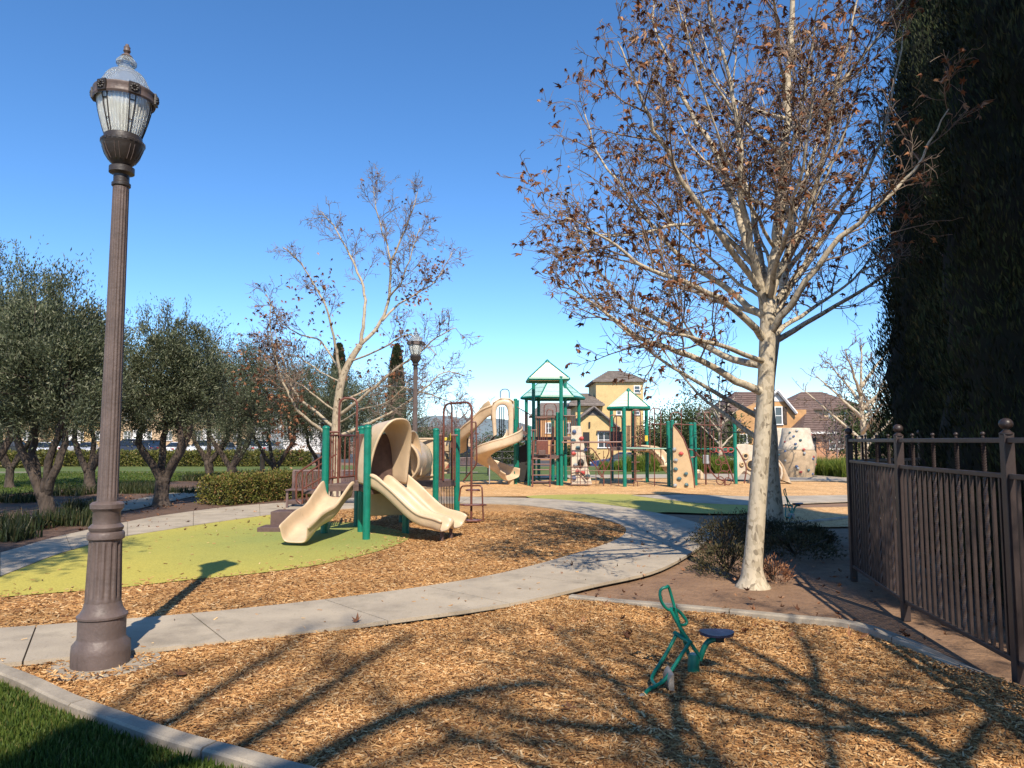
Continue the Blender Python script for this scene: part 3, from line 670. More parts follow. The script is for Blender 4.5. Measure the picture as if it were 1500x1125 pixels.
# --- shaded plane tree behind it
b2 = XY(1131, 12.6); Y2 = 12.6
limbs2 = [([Vector((b2.x, b2.y, -.05)), b2 + Vector((0, 0, .5))] + L3([(1131, 690, 0), (1130, 640, 0), (1126, 580, 0), (1135, 500, 0), (1150, 400, 0), (1165, 300, 0)], Y2), .2, .06, 'bare')]
limbs2[0] = (limbs2[0][0], .145, .06, 'bare')
r_ = random.Random(5)
for (a, b, c, d, e) in [(1130, 655, 1020, 575, .5), (1130, 620, 960, 520, -.6), (1135, 500, 1300, 400, -.3), (1150, 420, 1060, 330, .8), (1140, 470, 1000, 420, 1.2), (1150, 400, 1240, 280, .4), (1160, 330, 1130, 210, -.4), (1160, 320, 1200, 200, .5)]:
    limbs2.append((L3([(a, b, 0), (a * .6 + c * .4, b * .62 + d * .38, e * .4), (c, d, e), (c + (c - a) * .5, d - 70, e * 1.4)], Y2), .06, .008, .2))
plane_tree('plane_tree', 'dark shaded plane tree standing in shrubs, half hidden behind the pale plane trunk', b2, limbs2, 12, 0, 'bare plane trees of the playground', dens=(8, 7, 4), spawn=(1.1, .5, .24), leafp=.12, keep=700, lsize=(.06, .09), minr=.004)
# --- bare plane tree behind the small play structure
Y3 = 21.5; b3 = XY(494, Y3)
limbs3 = [([Vector((b3.x, b3.y, -.05))] + L3([(493, 700, 0), (492, 640, 0), (494, 600, 0), (500, 560, 0), (512, 530, 0), (528, 505, 0)], Y3), .17, .09, 'bare')]
for seq, r0 in [([(528, 505, 0), (533, 470, 0), (534, 430, .3), (520, 390, .5), (505, 360, .6), (488, 330, .8), (470, 310, .9)], .085),
                ([(528, 505, 0), (552, 480, .2), (570, 440, .3), (572, 390, .2), (588, 350, .1), (604, 310, 0), (612, 280, 0)], .09),
                ([(568, 440, .3), (578, 425, 0), (590, 410, -.2), (603, 370, -.4), (615, 335, -.5)], .05),
                ([(570, 430, .3), (572, 380, .6), (560, 340, .8), (550, 300, .9), (546, 272, 1)], .05),
                ([(500, 560, 0), (494, 520, -.2), (488, 490, -.4), (478, 450, -.6), (462, 420, -.7), (440, 385, -.9), (415, 362, -1.)], .075),
                ([(492, 650, 0), (470, 630, -.5), (440, 605, -.9), (425, 580, -1.), (408, 540, -1.1), (398, 500, -1.2), (396, 440, -1.3)], .085),
                ([(493, 630, 0), (465, 605, .5), (440, 585, .8), (425, 560, .9), (412, 520, 1.), (400, 480, 1.2)], .08),
                ([(494, 610, 0), (540, 575, -.5), (580, 540, -.8), (610, 520, -1.), (640, 495, -1.2), (668, 480, -1.3)], .08),
                ([(493, 640, 0), (540, 620, .5), (580, 600, .8), (620, 570, 1.1), (650, 545, 1.3), (680, 550, 1.4)], .07),
                ([(560, 470, .2), (585, 445, .5), (610, 430, .8), (640, 410, 1.), (662, 370, 1.2)], .055),
                ([(496, 540, 0), (470, 500, .5), (440, 490, .9), (410, 470, 1.3), (390, 430, 1.5)], .05),
                ([(494, 605, 0), (455, 575, -.3), (415, 545, -.6), (380, 510, -.8)], .045), ([(496, 590, 0), (560, 565, .3), (620, 575, .6), (665, 590, .8)], .045), ([(494, 620, 0), (530, 600, -.7), (565, 590, -1.2), (600, 560, -1.6)], .04), ([(500, 560, 0), (470, 545, .8), (430, 520, 1.4), (400, 530, 1.8)], .04),
                ([(512, 530, 0), (560, 510, -.7), (600, 490, -1.2), (640, 520, -1.5)], .05)]:
    limbs3.append((L3(seq, Y3), r0 * .72, .012, .25))
t3, tips3 = plane_tree('plane_tree', 'nearly leafless pale plane tree spreading behind the double slide', b3, limbs3, 13, 0, 'bare plane trees of the playground', dens=(10, 7, 4), spawn=(.95, .5, .28), leafp=.05, keep=420, minr=.006, twigm='twig', barkm='planefar', lsize=(.05, .09))
# bunches of dead leaves
r_ = random.Random(8); cl = []
for (a, b, c, n, s) in [(632, 395, 1., 45, .22), (605, 430, .3, 40, .28), (370, 525, -1., 90, .5), (415, 590, -.9, 70, .4), (465, 420, -.6, 40, .35), (408, 470, -1.1, 50, .5), (585, 493, -.9, 30, .25), (560, 560, -.5, 40, .5), (425, 640, -.8, 40, .3), (440, 540, 0, 40, .6), (480, 520, .3, 25, .6)]:
    p0 = PX(a, b, Y3 + c)
    for k in range(int(n * 1.8)): cl.append((p0 + Vector((r_.gauss(0, s), r_.gauss(0, s), r_.gauss(0, s))), Vector((0, 0, -1))))
hang_leaves(t3, cl, 60, 3, (.06, .10))
# --- plane trees behind the viewer whose branches shade the woodchips
def free_tree(name, label, loc, h, spread, seed, group=None, thick_k=1., **kw):
    r = random.Random(seed); loc = Vector(loc)
    ls = [([loc + Vector((0, 0, -.05)), loc + Vector((.03, 0, h * .2)), loc + Vector((.0, .05, h * .4)), loc + Vector((.1, 0, h * .75)), loc + Vector((.05, 0, h))], .16, .015, .4)]
    for k in range(13):
        a = k * 2.4 + r.uniform(-.4, .4); z = h * (.28 + .5 * k / 13); q = spread * r.uniform(.75, 1.1) * (1.1 - .5 * k / 13)
        d = Vector((math.cos(a), math.sin(a), 0))
        ls.append(([loc + Vector((0, 0, z)), loc + d * q * .35 + Vector((0, 0, z + .25 * q)), loc + d * q * .7 + Vector((0, 0, z + .6 * q)), loc + d * q + Vector((0, 0, z + 1.0 * q))], .055 * thick_k, .010, .2))
    return plane_tree(name, label, loc, ls, seed, 0, group, **kw)
free_tree('plane_tree', 'bare plane tree behind the viewer, its limbs shading the digger and woodchips', (3.1, -1.3, 0), 8.8, 2.6, 21, 'bare plane trees of the playground', dens=(7, 5, 3), spawn=(1.1, .6, .3), leafp=.12, keep=450, thick_k=1.1, minr=.006)
free_tree('plane_tree', 'slender bare plane tree behind the viewer, its twigs shading the woodchips near the fence', (2.1, -3.0, 0), 10.0, 2.4, 25, 'bare plane trees of the playground', dens=(6, 5, 3), spawn=(1.1, .6, .3), leafp=.15, keep=500, thick_k=1.3, minr=.007)
def over(px, py, z):                    # the point at height z on the sun ray that ends at this spot of ground
    g = G(px, py); return g + sd * (z / sd.z)
tb_ = Vector((-.75, -4.7, 0)); fork = Vector((-.62, -5.0, 8.2))
tl = [([tb_ - Vector((0, 0, .05)), tb_ + Vector((0, 0, 2)), tb_ + Vector((.05, -.1, 5)), fork], .20, .15, 'bare')]
for seq, r0 in [(((150, 1090, 9.4), (240, 1062, 10), (330, 1000, 11.5), (410, 952, 13), (450, 925, 14)), .085), (((250, 1125, 9.2), (350, 1092, 10), (450, 1025, 11.4), (550, 958, 12.8), (600, 930, 13.6)), .095), (((380, 1150, 9.), (470, 1112, 9.7), (580, 1050, 10.8), (690, 1015, 11.6), (800, 1005, 12.2)), .13), (((520, 1140, 9.2), (640, 1095, 10), (760, 1085, 10.8), (860, 1110, 11.4)), .05), (((200, 1010, 10.8), (280, 985, 11.6), (330, 965, 12.4)), .05), (((420, 1010, 11.4), (480, 960, 12.6), (500, 930, 13.4)), .04)]:
    tl.append(([fork] + [over(*q) for q in seq], r0, r0 * .5, .45))
plane_tree('plane_tree', 'tall plane tree behind the viewer, its high limbs streaking the woodchips by the lawn kerb', tb_, tl, 22, 0, 'bare plane trees of the playground', dens=(4, 3, 3), spawn=(.7, .4, .25), leafp=.25, keep=300, minr=.006)

# --- olives
def olive(label, loc, cz, rx, rz, seed, nleaf=15000, shoots=16, lean=.3, group='gnarled olive trees by the paths', cx=0., leafL=.086):
    nleaf = int(nleaf * 2.5); r = random.Random(seed); rn = np.random.default_rng(seed); loc = Vector(loc)
    root = thing('olive_tree', label, 'tree', loc, group)
    th = MB(); ends = []
    cz -= .18; cc = loc + Vector((cx, 0, cz))
    knot = loc + Vector((r.uniform(-.08, .08), 0, .55 + r.uniform(0, .25)))
    q = .135 + r.uniform(0, .05)
    th.tube(catmull([loc + Vector((0, 0, -.05)), loc + Vector((r.uniform(-.06, .06), 0, .2)), knot], 3), [q * 1.6, q * 1.35, q * 1.15, q, q * .95, q * .95, q * .9], 10)
    for k in range(r.choice((3, 4, 4))):
        a = k * 2.0 + r.uniform(-.6, .6); d = Vector((math.cos(a) , math.sin(a) * .6, 0))
        e = cc + Vector((d.x * rx * .5, d.y * rx * .5, -rz * .25 + r.uniform(-.2, .3)))
        m1 = knot.lerp(e, .45) + d * r.uniform(.1, .35) + Vector((0, 0, -.12)); m2 = knot.lerp(e, .75) + Vector((r.uniform(-.15, .15), 0, 0))
        pp = catmull([knot - Vector((0, 0, .15)), m1, m2, e], 4); k2 = len(pp) - 1
        pp = [p + Vector((r.gauss(0, .025), r.gauss(0, .025), 0)) for p in pp]
        th.tube(pp, [q * .62 - (q * .62 - .025) * i / k2 for i in range(k2 + 1)], 8)
        for s in range(6):
            f_ = cc + Vector((r.gauss(0, .5) * rx, r.gauss(0, .5) * rx, r.uniform(-.4, .7) * rz)); th.tube([pp[-4], pp[-4].lerp(f_, .5) + Vector((0, 0, .12)), f_], [.03, .018, .006], 5)
    th.build('trunk', M['oliveb'], root, 'all')
    # leaf clumps all through the crown
    nc = 190; u = unit(rn.normal(size=(nc, 3))); rad = rn.uniform(.2, 1., (nc, 1)) ** .55 * (1 + .28 * rn.normal(size=(nc, 1)).clip(-1, 1.6) * (rn.random((nc, 1)) < .5))
    cen = np.array(cc - loc) + u * rad * np.array([rx, rx, rz]) ; cen[:, 2] = np.maximum(cen[:, 2], cz - rz * rn.uniform(.75, 1.0, nc))
    w = rn.uniform(.4, 1.4, nc); idx = rn.choice(nc, nleaf, p=w / w.sum())
    sg = rn.uniform(.07, .20, nc) * rx / 1.3
    P = cen[idx] + rn.normal(size=(nleaf, 3)) * sg[idx][:, None] * np.array([1, 1, 1.25])
    D = unit(u[idx] * .6 + rn.normal(size=(nleaf, 3)) * .6 + np.array([0, 0, .7]))
    # upright shoots that break the outline
    Ps, Ds = [P], [D]; tw = MB()
    for k in range(shoots):
        a = rn.uniform(0, 6.28); rr = rn.uniform(0, .8) * rx; p0 = np.array(cc - loc) + np.array([math.cos(a) * rr, math.sin(a) * rr, rz * math.sqrt(max(.05, 1 - (rr / rx) ** 2)) * .8])
        hh = rn.uniform(.4, 1.1) * rz * .55; d = unit(np.array([[rn.normal(0, .15), rn.normal(0, .15), 1.]]))[0]
        tw.tube([loc + Vector(p0), loc + Vector(p0 + d * hh)], [.01, .003], 4, False)
        n = int(90 * hh); t = rn.uniform(0, 1, n)[:, None]; Ps.append(p0 + d * hh * t + rn.normal(size=(n, 3)) * .05); Ds.append(unit(d * .8 + rn.normal(size=(n, 3)) * .5))
    if tw.v: tw.build('shoots', M['oliveb'], root, 'all')['kind'] = 'stuff'
    P = np.concatenate(Ps); D = np.concatenate(Ds); n = len(P)
    v, f = leaf_quads(P, D, rn.uniform(.7, 1.3, n) * leafL, rn.uniform(.02, .034, n) * leafL / .10, rn)
    o = link('crown', np_mesh('crown', v, f, M['olive']), root); o['kind'] = 'stuff'
    return root
olive('tall olive with the highest loosest crown, cut by the edge of the view', XY(-28, 15.6), 3.9, 1.5, 1.9, 31, 17000, 22)
olive('thick trunked olive beside the near path, left of the lamp post', G(66, 765), 3.25, 1.45, 1.45, 32, 22000, 16)
olive('burl footed olive with splayed limbs between two paths, right of the lamp post', G(237, 741), 3.35, 1.3, 1.45, 33, 20000, 14)
olive('leaning olive beyond the garden path, partly behind the lamp post', XY(134, 24), 3.4, 1.8, 1.7, 34, 14000, 10)
olive('forked olive at the far end of the garden path behind the low hedge', G(338, 711), 3.5, 2.0, 1.95, 35, 18000, 12)
olive('small low forked olive on the lawn edge between two larger olives', G(305, 702), 3.5, 2.1, 1.8, 36, 14000, 10)
olive('leaning olive next to the left end of the slatted benches', G(402, 702), 3.4, 2.2, 1.9, 37, 15000, 8)
olive('dark olive directly behind the bare plane trunk', XY(470, 33), 3.3, 2.3, 2.0, 38, 14000, 8, leafL=.10)
olive('rounded dark olive between the plane trunk and the far lamp post', XY(560, 36), 3.0, 2.6, 1.9, 39, 14000, 8, leafL=.10)
olive('low spreading olive at the lawn edge far left', XY(20, 25), 3.6, 2.0, 1.9, 40, 14000, 12)

# --- cypresses
def cypress_mesh(h, rad, n, seed, L0=.10, shape=.55):
    rn = np.random.default_rng(seed)
    z = rn.uniform(.004, 1, n) ** .9; prof = np.where(z < .12, .90 + .10 * z / .12, np.clip((1 - z) / (1 - .12), 0, 1) ** shape)
    a = rn.uniform(0, 6.283, n); lump = 1 + .10 * np.sin(a * 5 + z * 40) + .08 * np.sin(a * 9 - z * 63) + .05 * np.sin(a * 3 + z * 17)
    rr = rad * prof * lump * rn.uniform(.86, 1.06, n)
    P = np.stack([rr * np.cos(a), rr * np.sin(a), z * h], -1)
    D = unit(np.stack([np.cos(a) * .35, np.sin(a) * .35, np.full(n, 1.)], -1) + rn.normal(size=(n, 3)) * .28)
    v, f = leaf_quads(P, D, rn.uniform(.7, 1.5, n) * L0, rn.uniform(.16, .28, n) * L0, rn)
    rows = []
    for i in range(25):
        t = .004 + .986 * i / 24; pr = (.90 + .10 * t / .12) if t < .12 else max(0, (1 - t) / .88) ** shape
        rows.append([(rad * .86 * pr * (1 + .10 * math.sin(5 * b + t * 40) + .06 * math.sin(9 * b - t * 63)) * math.cos(b), rad * .86 * pr * (1 + .10 * math.sin(5 * b + t * 40) + .06 * math.sin(9 * b - t * 63)) * math.sin(b), t * h) for b in [2 * math.pi * k / 36 for k in range(37)]])
    core = MB(); core.grid(rows)
    return np_mesh('crown', v, f, M['cyp']), core.mesh('inner_crown', M['cypcore'], 'all')
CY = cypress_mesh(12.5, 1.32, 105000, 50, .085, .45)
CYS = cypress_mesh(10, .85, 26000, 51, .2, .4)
def cypress(label, loc, meshes=None, sc=1., rz=0., group='tall italian cypresses', trunk=.14):
    root = thing('cypress_tree', label, 'tree', loc, group); root.rotation_euler.z = rz; root.scale = (sc, sc, sc)
    a, b = meshes or CY
    o = bpy.data.objects.new('crown', a); C.objects.link(o); o.parent = root; o['kind'] = 'stuff'
    o = bpy.data.objects.new('inner_crown', b); C.objects.link(o); o.parent = root
    o = bpy.data.objects.new('trunk', TRK); C.objects.link(o); o.parent = root
    return root
TRK = MB().tube([(0, 0, -.05), (0, 0, .4), (0, 0, 3)], [.2, .15, .1], 8).mesh('trunk', M['oliveb'], 'all')
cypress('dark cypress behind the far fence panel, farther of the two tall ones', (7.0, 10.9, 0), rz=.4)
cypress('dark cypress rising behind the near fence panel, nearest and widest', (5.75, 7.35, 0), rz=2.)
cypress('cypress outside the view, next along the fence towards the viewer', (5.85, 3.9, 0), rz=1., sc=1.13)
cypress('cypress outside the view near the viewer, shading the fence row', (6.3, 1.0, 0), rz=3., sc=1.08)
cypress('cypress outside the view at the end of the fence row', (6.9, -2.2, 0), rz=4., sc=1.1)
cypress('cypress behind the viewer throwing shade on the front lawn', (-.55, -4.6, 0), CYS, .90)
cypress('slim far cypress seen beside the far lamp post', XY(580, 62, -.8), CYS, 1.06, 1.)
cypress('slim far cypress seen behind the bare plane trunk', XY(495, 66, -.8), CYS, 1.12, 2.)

# --- shrubs and beds
def leaf_box(P, D, m, L_, w, rn, name, parent): 
    v, f = leaf_quads(P, D, L_, w, rn); o = link(name, np_mesh(name, v, f, m), parent); o['kind'] = 'stuff'; return o
def hedge(label, p0, p1, wid, h, n, seed, m, cat='hedge', L0=.06, group=None, irr=.06):
    rn = np.random.default_rng(seed); p0 = Vector(p0); p1 = Vector(p1); root = thing('clipped_hedge', label, cat, p0, group)
    t = rn.uniform(0, 1, n); k = rn.integers(0, 3, n); a = rn.uniform(-1, 1, n); b = rn.uniform(0, 1, n)
    y = np.where(k == 0, a, np.where(k == 1, -1, 1)); z = np.where(k == 0, 1., b)
    ln = (p1 - p0).length; d = (p1 - p0).normalized(); s = Vector((-d.y, d.x, 0))
    lump = 1 + irr * np.sin(t * ln * 5 + y * 2) + irr * np.sin(t * ln * 11 + z * 4) + rn.normal(0, irr * .8, n)
    e = rn.random(n) < .10; t = np.where(e, np.where(rn.random(n) < .5, rn.uniform(-.012, .02, n), 1 - rn.uniform(-.012, .02, n)), t); y = np.where(e, a, y); z = np.where(e, b, z)
    P = np.array(d) * (t * ln)[:, None] + np.array(s) * (y * wid / 2 * lump)[:, None] + np.array([0, 0, 1.]) * (z * h * lump)[:, None]
    P += rn.normal(size=(n, 3)) * .02
    D = unit(np.array(s) * (y * (k > 0))[:, None] * .6 + np.array([0, 0, .7]) + rn.normal(size=(n, 3)) * .7)
    leaf_box(P, D, m, rn.uniform(.7, 1.4, n) * L0, rn.uniform(.4, .7, n) * L0, rn, 'foliage', root)
    c = MB(); c.box((p0 + p1) / 2 + Vector((0, 0, h * .44)), (ln - .3, wid * .8, h * .84), math.atan2(d.y, d.x)); c.build('inner_twigs', M['cypcore'], root, False)
    return root
hedge('low bushy hedge with reddish tips along the path left of the slides', G(302, 742) + Vector((0, .45, 0)), G(440, 727) + Vector((0, .3, 0)), .95, .62, 17000, 60, M['privet'], L0=.06, irr=.09)
hedge('clipped box hedge before the parked cars, long run across the lawn', XY(57, 46.4), XY(452, 46.4), 1.0, .86, 26000, 61, M['hedge'], L0=.13, group='clipped hedges beyond the lawn')
hedge('clipped box hedge at the far left, short run left of the gap', XY(-90, 44), XY(50, 44), 1.0, .88, 12000, 62, M['hedge'], L0=.13, group='clipped hedges beyond the lawn')
def shrub(name, label, loc, rx, h, n, seed, m, L0, wid, cat='shrub', group=None, flat=1., stems=True):
    rn = np.random.default_rng(seed); root = thing(name, label, cat, loc, group)
    u = unit(rn.normal(size=(n, 3))); u[:, 2] = np.abs(u[:, 2]); lump = 1 + .22 * np.sin(u[:, 0] * 6 + seed) * np.sin(u[:, 1] * 7) + rn.normal(0, .1, n)
    P = u * np.array([rx, rx * flat, h]) * (rn.uniform(.55, 1, n) ** .5 * lump)[:, None]
    D = unit(u + rn.normal(size=(n, 3)) * .6 + np.array([0, 0, .5]))
    leaf_box(P, D, m, rn.uniform(.7, 1.4, n) * L0, rn.uniform(.7, 1.3, n) * wid, rn, 'foliage', root)
    if stems:
        t = MB(); r = random.Random(seed)
        for k in range(12):
            a = r.uniform(0, 6.28); q = r.uniform(.3, .95); p = Vector(loc); t.tube([p, p + Vector((math.cos(a) * rx * q * .5, math.sin(a) * rx * q * .5, h * .5)), p + Vector((math.cos(a) * rx * q, math.sin(a) * rx * q, h * .95))], [.012, .008, .004], 4, False)
        o = t.build('stems', M['oliveb'], root, 'all'); o['kind'] = 'stuff'
    return root
def tuft(name, label, loc, rx, h, n, seed, m, w=.012, cat='plant', group=None):
    root = thing(name, label, cat, loc, group); rn = np.random.default_rng(seed)
    me = blades('blades', None, n, h * .5, h, seed, m, (-rx, rx, -rx * .7, rx * .7), .5, w); o = link('blades', me, root, loc); o['kind'] = 'stuff'; return root
for k, (a, b, rx, h, lab) in enumerate([(1066, 838, .42, .34, 'dusty low shrub just left of the pale plane trunk, nearest of the clump'), (1062, 800, .48, .42, 'dark shrub behind the dusty one left of the pale trunk'), (1100, 790, .5, .42, 'dark shrub directly behind the pale plane trunk'),
                                       (1165, 812, .55, .28, 'dark flat shrub right of the pale trunk'), (1150, 790, .6, .28, 'dark shrub at the foot of the shaded plane tree'), (1190, 795, .34, .24, 'added dark shrub standing in for shade nearest the fence end'), (1132, 850, .22, .22, 'withered tan tuft right of the pale trunk base')]):  # the shrub nearest the fence end is added where only shade lies
    shrub('low_shrub', lab, G(a, b), rx, h, 2600 if k < 6 else 500, 70 + k, M['shrubd'] if k not in (6,) else M['dryleaf'], .045, .014, group='shrubs round the plane trunks')
r_ = random.Random(77)
STRAP = ['dark strappy plant at the foot of the thick olive', 'dark strappy plant left of the thick olive', 'dark strappy plant right of the thick olive near the lamp post', 'low strappy plant behind the lamp post', 'strappy plant at the lawn edge behind the lamp post', 'dark strappy plant at the lawn edge left of the burl footed olive', 'strappy plant right of the burl footed olive', 'strappy plant by the low forked olive', 'strappy plant on the lawn edge far left', 'strappy plant on the lawn edge between the two left olives', 'strappy plant in the bed beside the garden path far left', 'strappy plant beside the far olives at the path end']
for k, (a, b, rx, h) in enumerate([(105, 768, .55, .38), (28, 775, .5, .4), (120, 756, .4, .45), (170, 722, .6, .35), (200, 716, .7, .35), (215, 722, .5, .3), (275, 722, .6, .25), (300, 704, .8, .4), (20, 735, .7, .35), (95, 725, .7, .4), (0, 790, .5, .35), (370, 698, .9, .4)]):
    tuft('strappy_plant', STRAP[k], G(a, b), rx, h, 420, 80 + k, M['strap'], .014, group='strappy plants under the olives')
for k, (px, Y, rx, h, lab) in enumerate([(1200, 34, .8, .95, 'bright green grass clump beside the climbing boulder'), (1222, 33.2, .7, .85, 'bright green grass clump before the brick house window'), (1243, 32, .6, 1.0, 'bright green grass clump next to the fence end, rightmost'), (1186, 36, .7, .8, 'bright green grass clump close to the boulder'), (1040, 38, .8, 1.0, 'green grass clump behind the ring climber'), (1062, 37, .7, .9, 'green grass clump between ring climber and green post'), (935, 39, 1., 1.0, 'green grass clump before the blue car'), (955, 40, 1., .9, 'green grass clump right of the blue car'), (905, 41, 1., .6, 'low green grass clump left of the blue car')]):
    tuft('grass_clump', lab, XY(px, Y), rx, h, 1500, 100 + k, M['ograss'], .018, group='ornamental grass clumps beyond the playground')

# --- background trees
def round_tree(label, loc, cz, rx, rz, seed, n=9000, L0=.22, m='everg', name='evergreen_tree', group='trees behind the playground'):
    rn = np.random.default_rng(seed); root = thing(name, label, 'tree', loc, group); loc = Vector(loc)
    MB().tube([loc, loc + Vector((.05, 0, cz * .5)), loc + Vector((0, 0, cz))], [.2, .15, .08], 8).build('trunk', M['oliveb'], root, 'all')
    nc = 60; u = unit(rn.normal(size=(nc, 3))); cen = np.array([0, 0, cz]) + u * rn.uniform(.3, .95, (nc, 1)) * np.array([rx, rx, rz]); idx = rn.integers(0, nc, n)
    P = cen[idx] + rn.normal(size=(n, 3)) * .2 * rx; D = unit(u[idx] + rn.normal(size=(n, 3)) * .8); leaf_box(P, D, M[m], rn.uniform(.7, 1.4, n) * L0, rn.uniform(.3, .5, n) * L0, rn, 'crown', root); return root
for k, (px, Y, cz, rx, rz, lab) in enumerate([(975, 60, 2.4, 3., 2.4, 'dark evergreen between the yellow house and the tan fin climber'), (1012, 56, 2.7, 2.7, 2.7, 'dark evergreen behind the tan fin climber'), (1052, 60, 2.2, 2.8, 2.4, 'dark evergreen left of the orange house'), (625, 75, 1.6, 3., 1.8, 'low evergreen left of the tall pipe loop'), (740, 78, 1.2, 3.2, 2.0, 'low evergreen behind the spiral slide'), (845, 64, .6, 1.6, 1.2, 'round bush beside the yellow house'), (1275, 48, 2.2, 2.5, 2.2, 'evergreen seen past the fence end')]):
    round_tree(lab, XY(px, Y, drop(Y)), cz, rx, rz, 120 + k)
round_tree('evergreen tree outside the view whose crown shades the left end of the path', (-5.7, 2.3, 0), 8.1, 1.6, 1.4, 150, 5200, .15)
round_tree('evergreen tree outside the view, farther left, shading the left bed', (-8.0, 3.4, 0), 8.6, 1.9, 1.6, 151, 5200, .15)
def small_bare(label, loc, h, sp, seed, m='twigfar', name='bare_tree', rad=.10, bm='twigfar', dens=(5, 4, 3), group='bare trees behind the playground'):
    r = random.Random(seed); loc = Vector(loc); ls = [([loc, loc + Vector((.05, 0, h * .3)), loc + Vector((0, 0, h * .6)), loc + Vector((.1, 0, h))], rad, .02, .35)]
    for k in range(9):
        a = k * 2.4 + r.uniform(-.3, .3); z = h * (.25 + .5 * k / 9); d = Vector((math.cos(a), math.sin(a), 0)); q = sp * r.uniform(.7, 1.1)
        ls.append(([loc + Vector((0, 0, z)), loc + d * q * .4 + Vector((0, 0, z + .4 * q)), loc + d * q + Vector((0, 0, z + q))], rad * .5, .015, .2))
    root, _ = plane_tree(name, label, loc, ls, seed, 0, group, None, bm, m, dens=dens, spawn=(sp * .5, sp * .3, sp * .16), leafp=0, minr=.012); return root
small_bare('mauve twigged bare tree seen through the tall pipe loop', XY(668, 52, -.3), 4.6, 1.7, 131)
small_bare('mauve twigged bare tree behind the left arm of the spiral slide', XY(690, 56, -.6), 5.0, 1.7, 132)
small_bare('small bare tree right of the mauve twigged pair', XY(645, 60, -.8), 4.2, 1.6, 137)
small_bare('pale forked bare tree behind the ring climber', XY(1053, 44), 4.6, 1.5, 133, 'twigfar', rad=.16, bm='plane')
small_bare('large pale limbed bare tree between brick house and cypresses', XY(1262, 27), 5.2, 1.9, 134, 'twig', rad=.17, bm='plane', dens=(6, 5, 3))
small_bare('thin bare tree in front of the brick house window', XY(1223, 44), 3.2, .9, 135, 'twigfar', rad=.05)
small_bare('bare shrub like tree against the brick house wall', XY(1208, 47, -.1), 2.4, .9, 136, 'twigfar', rad=.05, bm='twig')
small_bare('bare tree behind the orange house roof', XY(1205, 70, -.8), 7.0, 2.2, 138)

# hills
mb = MB(); rows = []
for k in range(2):
    rows.append([])
for i in range(80):
    x = -1600 + i * 40; hgt = 32 + 18 * math.sin(i * .21) + 11 * math.sin(i * .53 + 1) + 5 * math.sin(i * 1.3)
    rows[0].append((x, 1500, -2)); rows[1].append((x, 1700, hgt))
rows.append([(p[0], 2300, p[2] * .9) for p in rows[1]]); rows.append([(p[0], 2500, -2) for p in rows[1]])
o = MB().grid(rows).build('hills', M['hill'], smooth='all'); o['kind'] = 'structure'

